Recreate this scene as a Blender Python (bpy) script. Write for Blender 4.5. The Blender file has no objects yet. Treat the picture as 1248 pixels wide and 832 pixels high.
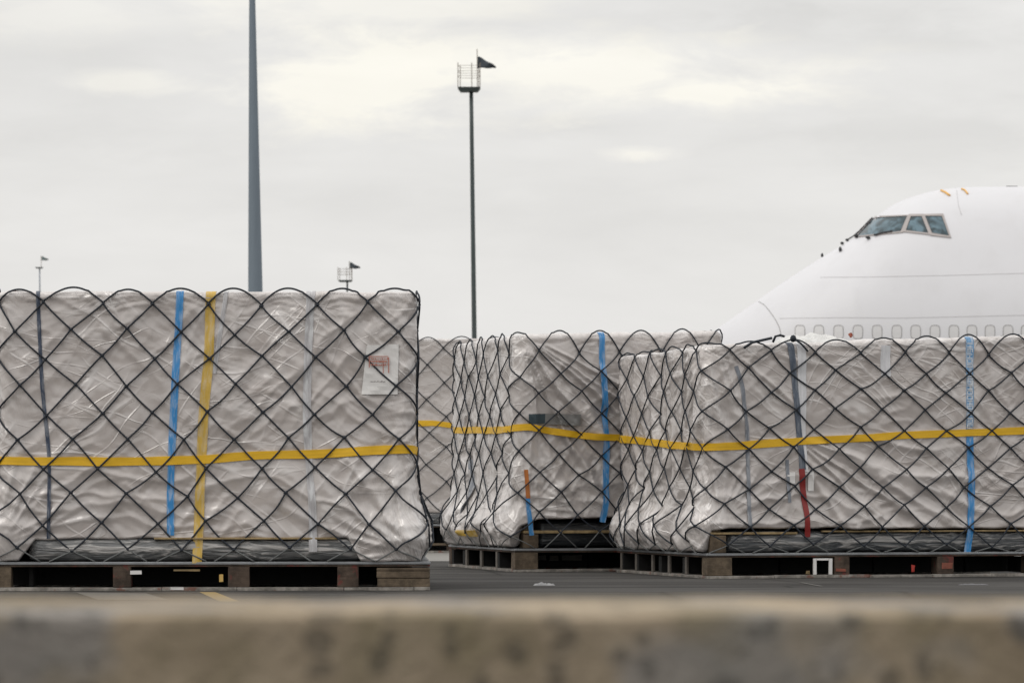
import bpy, math, random
import numpy as np
from mathutils import Vector

random.seed(7)
SC = bpy.context.scene
COL = SC.collection
R = math.radians
F = 3900.0            # focal length in photo pixels (1248 wide)
CH = 0.75             # eye height
HZ = 600.0            # horizon row in the photo

# ------------------------------------------------------------------ camera
cam = bpy.data.cameras.new("camera")
camo = bpy.data.objects.new("camera", cam)
COL.objects.link(camo)
cam.sensor_fit = 'HORIZONTAL'
cam.sensor_width = 36.0
cam.lens = 36.0 * F / 1248.0
cam.shift_y = (HZ - 416.0) / 1248.0
cam.clip_start = 0.1
cam.clip_end = 20000
camo.location = (0, 0, CH)
camo.rotation_euler = (R(90), 0, 0)
cam.dof.use_dof = True
cam.dof.focus_distance = 26.0
cam.dof.aperture_fstop = 6.3
SC.camera = camo

# ------------------------------------------------------------------ world
SUN_EL, SUN_AZ = 48.0, -128.0      # azimuth clockwise from +Y (view direction): behind-left of the camera
world = bpy.data.worlds.new("World")
SC.world = world
world.use_nodes = True
wt = world.node_tree
wt.nodes.clear()
WN = wt.nodes.new
WL = wt.links.new
wo = WN('ShaderNodeOutputWorld')
bg = WN('ShaderNodeBackground')
bg.inputs[1].default_value = 0.1
WL(bg.outputs[0], wo.inputs[0])
sky = WN('ShaderNodeTexSky')
sky.sky_type = 'NISHITA'
sky.sun_disc = False
sky.sun_elevation = R(SUN_EL)
sky.sun_rotation = R(SUN_AZ)
sky.air_density = 1.5
sky.dust_density = 4.0
tc = WN('ShaderNodeTexCoord')
sep = WN('ShaderNodeSeparateXYZ')
WL(tc.outputs['Generated'], sep.inputs[0])


def wmath(op, a, b=None, c=None, clamp=False):
    n = WN('ShaderNodeMath')
    n.operation = op
    n.use_clamp = clamp
    for i, v in enumerate((a, b, c)):
        if v is None:
            continue
        if isinstance(v, (int, float)):
            n.inputs[i].default_value = v
        else:
            WL(v, n.inputs[i])
    return n.outputs[0]


def wnoise(scale_vec, detail, seed, rough=0.55, dist=0.0):
    m = WN('ShaderNodeMapping')
    m.inputs['Location'].default_value = (seed, seed * 0.37, 0)
    m.inputs['Scale'].default_value = scale_vec
    WL(tc.outputs['Generated'], m.inputs[0])
    n = WN('ShaderNodeTexNoise')
    n.inputs['Scale'].default_value = 1.0
    n.inputs['Detail'].default_value = detail
    n.inputs['Roughness'].default_value = rough
    n.inputs['Distortion'].default_value = dist
    WL(m.outputs[0], n.inputs['Vector'])
    return n.outputs[0]


az = wmath('DIVIDE', sep.outputs[0], wmath('MAXIMUM', sep.outputs[1], 0.05))
el = wmath('DIVIDE', sep.outputs[2], wmath('MAXIMUM', sep.outputs[1], 0.05))
n_big = wnoise((9, 9, 34), 5, 3.1, 0.5, 0.4)
n_mid = wnoise((30, 30, 110), 5, 8.3, 0.55, 0.3)
n_edge = wnoise((26, 26, 85), 6, 1.7, 0.62, 0.3)


def blob(px, py, sx, sy, amp, hard=1.0, warp=0.9):
    a0, e0 = (px - 624) / F, (HZ - py) / F
    dx = wmath('DIVIDE', wmath('SUBTRACT', az, a0), sx / F)
    dy = wmath('DIVIDE', wmath('SUBTRACT', el, e0), sy / F)
    d = wmath('SQRT', wmath('ADD', wmath('MULTIPLY', dx, dx), wmath('MULTIPLY', dy, dy)))
    d = wmath('ADD', d, wmath('MULTIPLY', wmath('SUBTRACT', n_edge, 0.5), warp * 2.4))
    v = wmath('MULTIPLY', wmath('SUBTRACT', 1.0, d), hard * 1.5, clamp=True)
    v = wmath('POWER', v, 1.3)
    return wmath('MULTIPLY', v, amp)


BR = [(455, 95, 250, 90, 0.95), (680, 85, 420, 75, 0.85), (880, 108, 190, 34, 0.9), (775, 188, 60, 15, 0.7),
      (165, 102, 110, 20, 0.55), (470, 0, 330, 50, 0.6), (60, 20, 200, 50, 0.35)]
DK = [(960, 30, 420, 50, 1.0), (260, 170, 330, 50, 0.55), (1130, 160, 330, 75, 0.65), (150, 60, 240, 36, 0.5),
      (690, 152, 170, 26, 0.7), (620, 260, 800, 70, 0.3)]
b = None
for q in BR:
    v = blob(*q)
    b = v if b is None else wmath('MAXIMUM', b, v)
dk = None
for q in DK:
    v = blob(*q, 0.8)
    dk = v if dk is None else wmath('MAXIMUM', dk, v)
lum = wmath('ADD', wmath('MULTIPLY', wmath('SUBTRACT', n_big, 0.5), 0.17), wmath('MULTIPLY', wmath('SUBTRACT', n_mid, 0.5), 0.05))
lum = wmath('ADD', lum, 0.785)
lum = wmath('ADD', lum, wmath('MULTIPLY', b, 0.185))
lum = wmath('SUBTRACT', lum, wmath('MULTIPLY', dk, 0.075))
zen = wmath('MULTIPLY_ADD', wmath('MAXIMUM', wmath('SUBTRACT', sep.outputs[2], 0.16), 0.0), 0.9, 1.0)
lum = wmath('MULTIPLY', lum, zen)
warm = WN('ShaderNodeMix')
warm.data_type = 'RGBA'
warm.inputs[6].default_value = (1.0, 0.986, 0.966, 1)
warm.inputs[7].default_value = (1.0, 0.97, 0.885, 1)
WL(b, warm.inputs[0])
cl = WN('ShaderNodeVectorMath')
cl.operation = 'SCALE'
WL(warm.outputs[2], cl.inputs[0])
WL(wmath('MULTIPLY', lum, 10.6), cl.inputs['Scale'])
mx = WN('ShaderNodeMix')
mx.data_type = 'RGBA'
mx.inputs[0].default_value = 0.93
WL(sky.outputs[0], mx.inputs[6])
WL(cl.outputs[0], mx.inputs[7])
WL(mx.outputs[2], bg.inputs[0])

sun = bpy.data.lights.new("sun", 'SUN')
sun.energy = 0.85
sun.angle = R(32)
sun.color = (1.0, 0.965, 0.91)
suno = bpy.data.objects.new("sun", sun)
COL.objects.link(suno)
sd = Vector((math.sin(R(SUN_AZ)) * math.cos(R(SUN_EL)), math.cos(R(SUN_AZ)) * math.cos(R(SUN_EL)), math.sin(R(SUN_EL))))
suno.rotation_euler = sd.to_track_quat('Z', 'Y').to_euler()

SC.view_settings.view_transform = 'Standard'
SC.view_settings.look = 'None'
SC.view_settings.exposure = 0.0
SC.view_settings.gamma = 1.0
SC.view_settings.use_curve_mapping = False
SC.render.engine = 'CYCLES'
SC.cycles.max_bounces = 6
SC.cycles.diffuse_bounces = 3
SC.cycles.glossy_bounces = 3
SC.cycles.transparent_max_bounces = 8
SC.cycles.use_denoising = True


# ------------------------------------------------------------------ helpers
def mesh_obj(name, V, Fc, mat=None, parent=None, smooth=True, uv=None, attrs=None):
    me = bpy.data.meshes.new(name)
    V = [tuple(map(float, v)) for v in V] if not isinstance(V, np.ndarray) else V.tolist()
    Fc = [tuple(map(int, f)) for f in Fc]
    me.from_pydata(V, [], Fc)
    if uv is not None:
        l = me.uv_layers.new(name="UVMap")
        li = np.zeros(len(me.loops), dtype=np.int32)
        me.loops.foreach_get('vertex_index', li)
        l.data.foreach_set('uv', np.asarray(uv, dtype=np.float32)[li].ravel())
    if attrs:
        for k, a in attrs.items():
            at = me.attributes.new(k, 'FLOAT', 'POINT')
            at.data.foreach_set('value', np.asarray(a, dtype=np.float32))
    if smooth:
        me.polygons.foreach_set('use_smooth', [True] * len(me.polygons))
    me.update()
    o = bpy.data.objects.new(name, me)
    COL.objects.link(o)
    if mat:
        me.materials.append(mat)
    if parent:
        o.parent = parent
    return o


def thing(name, label, cat, loc=(0, 0, 0), rz=0.0, group=None):
    o = bpy.data.objects.new(name, None)
    COL.objects.link(o)
    o.location = loc
    o.rotation_euler = (0, 0, rz)
    o.empty_display_size = 0.3
    o['label'] = label
    o['category'] = cat
    if group:
        o['group'] = group
    return o


def tag(o, label, cat, group=None):
    o['label'] = label
    o['category'] = cat
    if group:
        o['group'] = group
    return o


class MB:
    def __init__(s):
        s.v = []
        s.f = []
        s.n = 0

    def add(s, V, Fc):
        V = np.asarray(V, dtype=float).reshape(-1, 3)
        s.v.append(V)
        s.f += [tuple(i + s.n for i in f) for f in Fc]
        s.n += len(V)

    def box(s, lo, hi, bev=0.0, jit=0.0):
        x0, y0, z0 = lo
        x1, y1, z1 = hi
        if bev <= 0:
            V = [(x, y, z) for x in (x0, x1) for y in (y0, y1) for z in (z0, z1)]
            Fc = [(0, 1, 3, 2), (4, 6, 7, 5), (0, 4, 5, 1), (2, 3, 7, 6), (0, 2, 6, 4), (1, 5, 7, 3)]
            if jit:
                V = [tuple(c + random.uniform(-jit, jit) for c in v) for v in V]
            s.add(V, Fc)
            return
        import bmesh
        bm = bmesh.new()
        bmesh.ops.create_cube(bm, size=1.0)
        for v in bm.verts:
            v.co = Vector(((v.co.x + .5) * (x1 - x0) + x0, (v.co.y + .5) * (y1 - y0) + y0, (v.co.z + .5) * (z1 - z0) + z0))
            if jit:
                v.co += Vector([random.uniform(-jit, jit) for _ in range(3)])
        bmesh.ops.bevel(bm, geom=bm.edges[:], offset=bev, segments=1, affect='EDGES')
        bm.verts.index_update()
        s.add([v.co[:] for v in bm.verts], [tuple(v.index for v in f.verts) for f in bm.faces])
        bm.free()

    def tube(s, P, r, n=6, ref=None, cap=True):
        P = np.asarray(P, dtype=float)
        m = len(P)
        rr_ = np.full(m, r) if np.isscalar(r) else np.asarray(r, dtype=float)
        T = np.gradient(P, axis=0)
        T /= np.linalg.norm(T, axis=1)[:, None] + 1e-9
        if ref is None:
            rf = np.array([0.31, 0.22, 0.93]) if abs(T[0][2]) < 0.9 else np.array([1.0, 0.1, 0.0])
            rf = np.tile(rf, (m, 1))
        else:
            rf = np.asarray(ref)
        B = np.cross(T, rf)
        B /= np.linalg.norm(B, axis=1)[:, None] + 1e-9
        N = np.cross(B, T)
        a = np.arange(n) * 2 * math.pi / n
        V = P[:, None, :] + rr_[:, None, None] * (np.cos(a)[None, :, None] * N[:, None, :] + np.sin(a)[None, :, None] * B[:, None, :])
        Fc = []
        for i in range(m - 1):
            for k in range(n):
                k2 = (k + 1) % n
                Fc.append((i * n + k, i * n + k2, (i + 1) * n + k2, (i + 1) * n + k))
        if cap:
            Fc.append(tuple(range(n))[::-1])
            Fc.append(tuple((m - 1) * n + k for k in range(n)))
        s.add(V.reshape(-1, 3), Fc)

    def ball(s, c, rad, seg=8, ring=5, axes=None, jit=0.0):
        V = []
        A = np.eye(3) if axes is None else axes
        for i in range(ring + 1):
            th = math.pi * i / ring
            for k in range(seg):
                ph = 2 * math.pi * k / seg
                d = np.array([math.sin(th) * math.cos(ph), math.sin(th) * math.sin(ph), math.cos(th)]) * np.asarray(rad)
                d = d * (1 + random.uniform(-jit, jit))
                V.append(np.asarray(c) + A.T @ d)
        Fc = []
        for i in range(ring):
            for k in range(seg):
                k2 = (k + 1) % seg
                Fc.append((i * seg + k, (i + 1) * seg + k, (i + 1) * seg + k2, i * seg + k2))
        s.add(V, Fc)

    def build(s, name, mat, parent=None, smooth=False, attrs=None):
        V = np.vstack(s.v)
        return mesh_obj(name, V, s.f, mat, parent, smooth, attrs=attrs)


# gradient noise
def _perm(seed):
    rs = np.random.RandomState(seed)
    p = rs.permutation(256)
    return np.concatenate([p, p]), rs.uniform(0, 2 * math.pi, 256)


_PC = {}


def perlin(x, y, seed=0):
    if seed not in _PC:
        _PC[seed] = _perm(seed)
    p, ang = _PC[seed]
    x = np.asarray(x, dtype=float)
    y = np.asarray(y, dtype=float)
    xi = np.floor(x).astype(int)
    yi = np.floor(y).astype(int)
    xf = x - xi
    yf = y - yi
    u = xf ** 3 * (xf * (xf * 6 - 15) + 10)
    v = yf ** 3 * (yf * (yf * 6 - 15) + 10)

    def g(ix, iy, dx, dy):
        a = ang[p[(p[ix & 255] + iy) & 255]]
        return np.cos(a) * dx + np.sin(a) * dy
    n00 = g(xi, yi, xf, yf)
    n10 = g(xi + 1, yi, xf - 1, yf)
    n01 = g(xi, yi + 1, xf, yf - 1)
    n11 = g(xi + 1, yi + 1, xf - 1, yf - 1)
    return ((n00 * (1 - u) + n10 * u) * (1 - v) + (n01 * (1 - u) + n11 * u) * v) * 1.41


def sstep(a, b_, x):
    t = np.clip((x - a) / (b_ - a), 0, 1)
    return t * t * (3 - 2 * t)


# ------------------------------------------------------------------ materials
class NT:
    def __init__(s, name):
        s.m = bpy.data.materials.new(name)
        s.m.use_nodes = True
        s.t = s.m.node_tree
        s.b = s.t.nodes['Principled BSDF']

    def n(s, t):
        return s.t.nodes.new(t)

    def l(s, a, b_):
        s.t.links.new(a, b_)

    def coord(s, kind='Object', scale=(1, 1, 1), rot=(0, 0, 0), loc=(0, 0, 0)):
        c = s.n('ShaderNodeTexCoord')
        m = s.n('ShaderNodeMapping')
        m.inputs['Scale'].default_value = scale
        m.inputs['Rotation'].default_value = rot
        m.inputs['Location'].default_value = loc
        s.l(c.outputs[kind], m.inputs[0])
        return m.outputs[0]

    def noise(s, vec, scale, detail=4, rough=0.55, dist=0.0):
        n = s.n('ShaderNodeTexNoise')
        n.inputs['Scale'].default_value = scale
        n.inputs['Detail'].default_value = detail
        n.inputs['Roughness'].default_value = rough
        n.inputs['Distortion'].default_value = dist
        s.l(vec, n.inputs['Vector'])
        return n.outputs[0]

    def ramp(s, f, stops):
        r = s.n('ShaderNodeValToRGB')
        e = r.color_ramp.elements
        while len(e) > 1:
            e.remove(e[-1])
        e[0].position = stops[0][0]
        e[0].color = col4(stops[0][1])
        for p_, c_ in stops[1:]:
            k = e.new(p_)
            k.color = col4(c_)
        s.l(f, r.inputs[0])
        return r.outputs[0]

    def mix(s, f, a, b_, mode='MIX'):
        m = s.n('ShaderNodeMix')
        m.data_type = 'RGBA'
        m.blend_type = mode
        for i, v in ((0, f), (6, a), (7, b_)):
            if isinstance(v, (int, float)):
                m.inputs[i].default_value = v if i == 0 else (v, v, v, 1)
            elif isinstance(v, tuple):
                m.inputs[i].default_value = col4(v)
            else:
                s.l(v, m.inputs[i])
        return m.outputs[2]

    def math(s, op, a, b_=None, clamp=False):
        n = s.n('ShaderNodeMath')
        n.operation = op
        n.use_clamp = clamp
        for i, v in enumerate((a, b_)):
            if v is None:
                continue
            if isinstance(v, (int, float)):
                n.inputs[i].default_value = v
            else:
                s.l(v, n.inputs[i])
        return n.outputs[0]

    def bump(s, h, strength, dist, prev=None):
        b_ = s.n('ShaderNodeBump')
        b_.inputs['Strength'].default_value = strength
        b_.inputs['Distance'].default_value = dist
        s.l(h, b_.inputs['Height'])
        if prev is not None:
            s.l(prev, b_.inputs['Normal'])
        return b_.outputs[0]

    def attr(s, name):
        a = s.n('ShaderNodeAttribute')
        a.attribute_name = name
        return a.outputs['Fac']

    def set(s, **k):
        names = dict(color='Base Color', rough='Roughness', metal='Metallic', spec='Specular IOR Level', coat='Coat Weight',
                     coatr='Coat Roughness', normal='Normal', coatn='Coat Normal', alpha='Alpha', sheen='Sheen Weight', trans='Transmission Weight')
        for a, v in k.items():
            i = s.b.inputs[names[a]]
            if isinstance(v, tuple):
                i.default_value = col4(v)
            elif isinstance(v, (int, float)):
                i.default_value = v
            else:
                s.l(v, i)
        return s


def col4(c):
    if isinstance(c, (int, float)):
        return (c, c, c, 1)
    return tuple(c) if len(c) == 4 else (*c, 1)


def mat_wrap(name, base=(0.455, 0.412, 0.39), film=(0.76, 0.73, 0.715), seed=0.0, crease=0.75):
    m = NT(name)
    uv0 = m.coord('UV', loc=(seed, seed * 0.7, 0))
    # warp the sheet coordinates so that the creases wander
    wn = m.n('ShaderNodeTexNoise')
    wn.inputs['Scale'].default_value = 1.1
    wn.inputs['Detail'].default_value = 2
    m.l(uv0, wn.inputs['Vector'])
    wv = m.n('ShaderNodeVectorMath')
    wv.operation = 'MULTIPLY_ADD'
    m.l(wn.outputs['Color'], wv.inputs[0])
    wv.inputs[1].default_value = (0.38, 0.38, 0)
    m.l(uv0, wv.inputs[2])

    def crs(rot, s_al, s_ac, w, seed_):
        mp = m.n('ShaderNodeMapping')
        mp.inputs['Rotation'].default_value = (0, 0, rot)
        mp.inputs['Location'].default_value = (seed_, seed_, 0)
        m.l(wv.outputs[0], mp.inputs[0])
        m2 = m.n('ShaderNodeMapping')
        m2.inputs['Scale'].default_value = (s_al, s_ac, 1)
        m.l(mp.outputs[0], m2.inputs[0])
        nz = m.noise(m2.outputs[0], 1.0, 0.6, 0.5)
        d = m.math('ABSOLUTE', m.math('SUBTRACT', nz, 0.5))
        v = m.math('SUBTRACT', 1.0, m.math('DIVIDE', d, w), clamp=True)
        return v
    mask1 = m.ramp(m.noise(uv0, 1.6, 3), [(0.46, 0.0), (0.60, 1.0)])
    mask2 = m.ramp(m.noise(m.coord('UV', loc=(seed + 7, 3, 0)), 1.5, 3), [(0.48, 0.0), (0.62, 1.0)])
    c4 = m.math('MULTIPLY', crs(0.35, 0.6, 5.0, 0.018, 15.0), mask2)
    c5 = m.math('MULTIPLY', crs(-0.45, 0.6, 5.5, 0.018, 19.0), mask1)
    c1 = m.math('MULTIPLY', crs(0.65, 0.55, 6.0, 0.035, 3.0), mask1)
    c2 = m.math('MULTIPLY', crs(-0.9, 0.6, 6.0, 0.035, 9.0), mask2)
    c3 = m.math('MULTIPLY', crs(0.08, 0.5, 6.5, 0.03, 5.0), m.ramp(m.noise(m.coord('UV', loc=(seed, 9, 0)), 1.4, 3), [(0.48, 0.0), (0.62, 1.0)]))
    cr = m.math('MAXIMUM', m.math('MAXIMUM', m.math('MAXIMUM', c1, c2), c3), m.math('MAXIMUM', c4, c5))
    bn = m.attr('bunch')
    fine = crs(1.45, 2.4, 22, 0.09, 2.0)
    fine2 = crs(1.1, 4.0, 34, 0.10, 12.0)
    fineb = m.math('MULTIPLY', m.math('MAXIMUM', fine, fine2), bn)
    tone = m.noise(uv0, 0.9, 3, 0.5)
    basec = m.mix(tone, tuple(c * 0.88 for c in base), tuple(c * 1.10 for c in base))
    ff = m.math('ADD', m.math('MULTIPLY', m.math('POWER', cr, 1.5), 0.75 * crease), m.math('MULTIPLY', bn, 0.34), clamp=True)  # white of bunched film, plus catch-light painted along the creases
    ff = m.math('ADD', ff, m.math('MULTIPLY', fineb, 0.30), clamp=True)
    ff = m.math('ADD', ff, m.math('MULTIPLY', m.attr('ridge'), 0.22), clamp=True)  # gathered film layers, with highlight painted where ridges catch light
    c = m.mix(ff, basec, film)
    smudge = m.ramp(m.noise(m.coord('UV', scale=(2.2, 3.0, 1), loc=(seed, 0, 0)), 1.8, 6, 0.65), [(0.52, 1.0), (0.78, (0.62, 0.59, 0.55))])
    c = m.mix(0.75, c, smudge, 'MULTIPLY')
    h = m.math('ADD', m.math('MULTIPLY', cr, 0.55), m.math('MULTIPLY', fineb, 0.8))
    micro = m.noise(m.coord('UV', scale=(1, 1.6, 1)), 14, 3, 0.5, 0.4)
    h = m.math('ADD', h, m.math('MULTIPLY', micro, 0.05))
    nb = m.bump(h, 0.7, 0.007)
    # the clear film moves on its own over the tarpaulin: own, longer ripples
    def rip(rot, sx_, sy_, sd2):
        mp = m.n('ShaderNodeMapping')
        mp.inputs['Rotation'].default_value = (0, 0, rot)
        mp.inputs['Location'].default_value = (sd2, sd2, 0)
        m.l(wv.outputs[0], mp.inputs[0])
        m2 = m.n('ShaderNodeMapping')
        m2.inputs['Scale'].default_value = (sx_, sy_, 1)
        m.l(mp.outputs[0], m2.inputs[0])
        return m.noise(m2.outputs[0], 1.0, 1.0, 0.5)
    r1 = m.math('MULTIPLY', rip(0.55, 0.8, 6.5, 21.0), mask1)
    r2 = m.math('MULTIPLY', rip(-0.6, 0.8, 6.0, 31.0), mask2)
    r3 = rip(-0.12, 0.6, 4.0, 41.0)
    r4 = m.math('MULTIPLY', rip(1.3, 3.0, 16.0, 51.0), bn)
    fh = m.math('ADD', m.math('ADD', r1, r2), m.math('ADD', m.math('MULTIPLY', r3, 0.8), m.math('MULTIPLY', r4, 0.8)))
    fh = m.math('ADD', fh, m.math('MULTIPLY', cr, 0.12))
    cn = m.bump(fh, 1.0, 0.034)
    m.set(color=c, rough=0.42, spec=0.3, coat=1.0, coatr=0.25, normal=nb, coatn=cn)
    m.b.inputs['Coat IOR'].default_value = 1.9
    return m.m


def mat_simple(name, color, rough=0.6, metal=0.0, var=0.25, scale=8.0, bump=0.3, coat=0.0, spec=0.5, kind='Object', stretch=(1, 1, 1)):
    m = NT(name)
    v = m.coord(kind, scale=stretch)
    nz = m.noise(v, scale, 5, 0.6)
    c = m.mix(nz, tuple(x * (1 - var) for x in color), tuple(min(1, x * (1 + var)) for x in color))
    nb = m.bump(m.noise(v, scale * 3, 4, 0.6), bump, 0.004)
    m.set(color=c, rough=rough, metal=metal, spec=spec, coat=coat, normal=nb)
    if coat:
        m.set(coatr=0.15)
    return m.m


def mat_strap(name, color, rough=0.5, rib=160, streak=None, var=0.12):
    m = NT(name)
    v = m.coord('UV')
    sx = m.n('ShaderNodeSeparateXYZ')
    m.l(v, sx.inputs[0])
    w = m.math('SINE', m.math('MULTIPLY', sx.outputs[0], rib * 6.283))
    nz = m.noise(m.coord('UV', scale=(60, 3, 1)), 1.0, 4, 0.6)
    c = m.mix(nz, tuple(x * (1 - 2 * var) for x in color), tuple(min(1, x * (1 + 2 * var)) for x in color))
    if streak:
        s_ = m.ramp(m.noise(m.coord('UV', scale=(30, 7, 1)), 1.0, 5, 0.65, 0.5), [(0.46, 0.0), (0.60, 1.0)])
        c = m.mix(m.math('MULTIPLY', s_, streak), c, (0.62, 0.63, 0.64))
    h = m.math('ADD', m.math('MULTIPLY', w, 0.4), m.noise(m.coord('UV', scale=(1, 1, 1)), 40, 3))
    m.set(color=c, rough=rough, spec=0.45, normal=m.bump(h, 0.35, 0.002))
    return m.m


def mat_wood(name, c1, c2, stain=None, axis=(1, 12, 12), rough=0.8):
    m = NT(name)
    v = m.coord('Object', scale=axis)
    g = m.noise(v, 3.0, 6, 0.65, 0.8)
    c = m.mix(g, c1, c2)
    d = m.ramp(m.noise(m.coord('Object'), 7.0, 5, 0.7), [(0.42, 0.35), (0.62, 1.0)])
    c = m.mix(0.8, c, d, 'MULTIPLY')
    if stain:
        s_ = m.ramp(m.noise(m.coord('Object', loc=(4, 2, 1)), 9.0, 3, 0.6), [(0.58, 0.0), (0.66, 1.0)])
        c = m.mix(m.math('MULTIPLY', s_, 0.75), c, stain)
    m.set(color=c, rough=rough, spec=0.3, normal=m.bump(g, 0.6, 0.006))
    return m.m


WRAP_A = mat_wrap("wrap_film_a", seed=0.0)
WRAP_B = mat_wrap("wrap_film_b", seed=11.0, base=(0.455, 0.416, 0.396))
WRAP_C = mat_wrap("wrap_film_c", seed=23.0)
WRAP_D = mat_wrap("wrap_film_d", seed=37.0, base=(0.455, 0.416, 0.396), crease=0.3)
CORD = mat_simple("net_cord", (0.022, 0.027, 0.036), 0.75, var=0.45, scale=5, bump=0.5, spec=0.35)
LEAD = mat_simple("net_lead", (0.13, 0.135, 0.135), 0.8, var=0.4, scale=9, bump=0.5)
YEL = mat_strap("strap_yellow", (0.69, 0.405, 0.012), 0.45)
YELV = mat_strap("strap_yellow_soft", (0.56, 0.37, 0.07), 0.4, streak=0.25)
BLU = mat_strap("strap_blue", (0.04, 0.23, 0.52), 0.35, rib=60, streak=0.35)
BLUW = mat_strap("strap_blue_whitened", (0.16, 0.33, 0.55), 0.35, rib=40, streak=0.75)
NAVY = mat_strap("strap_navy", (0.035, 0.05, 0.085), 0.5, streak=0.2)
SLATE = mat_strap("strap_slate", (0.075, 0.095, 0.13), 0.45, streak=0.18)
GREYS = mat_strap("strap_grey", (0.19, 0.205, 0.235), 0.4, streak=0.35)
REDS = mat_strap("strap_red", (0.22, 0.018, 0.016), 0.4)
WHT = mat_strap("strap_clear_white", (0.43, 0.42, 0.43), 0.3, rib=50, streak=0.8, var=0.2)
WHTT = mat_strap("tape_white", (0.60, 0.60, 0.62), 0.3, rib=40, streak=0.9, var=0.2)
ORG = mat_strap("strap_orange", (0.42, 0.14, 0.03), 0.5)
PAPER = mat_simple("paper", (0.68, 0.665, 0.65), 0.45, var=0.05, scale=6, bump=0.1, coat=0.4)
INKR = mat_simple("ink_red", (0.42, 0.16, 0.12), 0.6, var=0.25, scale=60, bump=0.0)
INKD = mat_simple("ink_dark", (0.12, 0.10, 0.10), 0.6, var=0.3, scale=60, bump=0.0)
INKW = mat_simple("ink_white", (0.66, 0.68, 0.70), 0.5, var=0.1, scale=60, bump=0.0)
ALU = mat_simple("aluminium_sheet", (0.26, 0.27, 0.28), 0.45, metal=0.6, var=0.35, scale=14, bump=0.4)
WOODD = mat_wood("skid_wood_dark", (0.045, 0.033, 0.025), (0.13, 0.092, 0.068), stain=(0.15, 0.035, 0.03))
WOODL = mat_wood("skid_wood_worn", (0.07, 0.052, 0.035), (0.23, 0.175, 0.12))
WOODB = mat_wood("skid_board_bottom", (0.13, 0.12, 0.105), (0.46, 0.43, 0.39), stain=(0.16, 0.06, 0.04), axis=(6, 8, 8))
WOODT = mat_wood("plank_tan", (0.28, 0.20, 0.10), (0.46, 0.34, 0.18))
STEELD = mat_simple("skid_post_metal", (0.13, 0.115, 0.10), 0.7, metal=0.2, var=0.5, scale=20, bump=0.5)
DARKIN = mat_simple("light_stop_black", (0.008, 0.008, 0.008), 0.9, var=0.3)  # black for the added boards that keep light out of the skids


def mat_bundle(name, base=(0.035, 0.04, 0.045), film=0.6):
    m = NT(name)
    v = m.coord('Object', scale=(1.3, 5, 9))
    n1 = m.noise(v, 1.9, 3, 0.5, 1.8)
    s_ = m.ramp(n1, [(0.44, 0.0), (0.53, 0.25), (0.57, 0.75), (0.66, 1.0)])
    c = m.mix(m.math('MULTIPLY', s_, film), base, (0.40, 0.385, 0.37))
    nb = m.bump(n1, 0.9, 0.03)
    m.set(color=c, rough=0.35, coat=0.6, coatr=0.12, normal=nb, coatn=nb)
    return m.m


BUNDLE_A = mat_bundle("film_over_black_bundle", base=(0.10, 0.103, 0.104), film=1.0)
BUNDLE_B = mat_bundle("film_over_black_base", (0.016, 0.02, 0.024), 0.05)
BUNDLE_C = mat_bundle("film_over_dark_bundle", (0.06, 0.065, 0.07), 0.85)


# clear crumpled film
def mat_loose():
    m = NT("loose_clear_film")
    n1 = m.noise(m.coord('Object'), 14, 5, 0.6, 1.0)
    m.set(color=m.mix(n1, (0.55, 0.545, 0.53), (0.80, 0.80, 0.78)), rough=0.3, coat=0.5, coatr=0.1, normal=m.bump(n1, 0.8, 0.02), trans=0.15)
    return m.m


LOOSE = mat_loose()


def mat_ground():
    m = NT("asphalt")
    v = m.coord('Object')
    n1 = m.noise(v, 0.35, 6, 0.6)
    n2 = m.noise(v, 40, 3, 0.7)
    n3 = m.noise(m.coord('Object', scale=(0.25, 1.3, 1)), 1.2, 5, 0.65, 0.5)
    c = m.mix(n1, (0.032, 0.031, 0.030), (0.072, 0.069, 0.065))
    c = m.mix(m.math('MULTIPLY', n2, 0.5), c, (0.11, 0.105, 0.10))
    c = m.mix(0.7, c, m.ramp(n3, [(0.38, 0.4), (0.6, 1.2)]), 'MULTIPLY')
    vo = m.n('ShaderNodeTexVoronoi')
    vo.feature = 'DISTANCE_TO_EDGE'
    vo.inputs['Scale'].default_value = 0.33
    m.l(m.noise_vec(v, 0.6) if hasattr(m, 'noise_vec') else v, vo.inputs['Vector'])
    crk = m.ramp(vo.outputs[0], [(0.0, 0.45), (0.012, 1.0)])
    c = m.mix(0.8, c, crk, 'MULTIPLY')
    m.set(color=c, rough=0.9, spec=0.15, normal=m.bump(n2, 0.7, 0.01))
    return m.m


def mat_concrete_apron():
    m = NT("apron_concrete")
    v = m.coord('Object')
    n1 = m.noise(v, 0.3, 6, 0.6)
    n2 = m.noise(v, 18, 4, 0.7)
    c = m.mix(n1, (0.20, 0.195, 0.18), (0.30, 0.29, 0.27))
    c = m.mix(m.math('MULTIPLY', n2, 0.3), c, (0.14, 0.135, 0.13))
    br = m.n('ShaderNodeTexBrick')
    br.offset = 0.0
    br.inputs['Scale'].default_value = 1.0
    br.inputs['Brick Width'].default_value = 6.0
    br.inputs['Row Height'].default_value = 6.0
    br.inputs['Mortar Size'].default_value = 0.02
    br.inputs['Color1'].default_value = (1, 1, 1, 1)
    br.inputs['Color2'].default_value = (.93, .93, .93, 1)
    br.inputs['Mortar'].default_value = (.3, .3, .3, 1)
    m.l(v, br.inputs['Vector'])
    c = m.mix(1.0, c, br.outputs[0], 'MULTIPLY')
    m.set(color=c, rough=0.8, normal=m.bump(n2, 0.5, 0.01))
    return m.m


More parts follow.
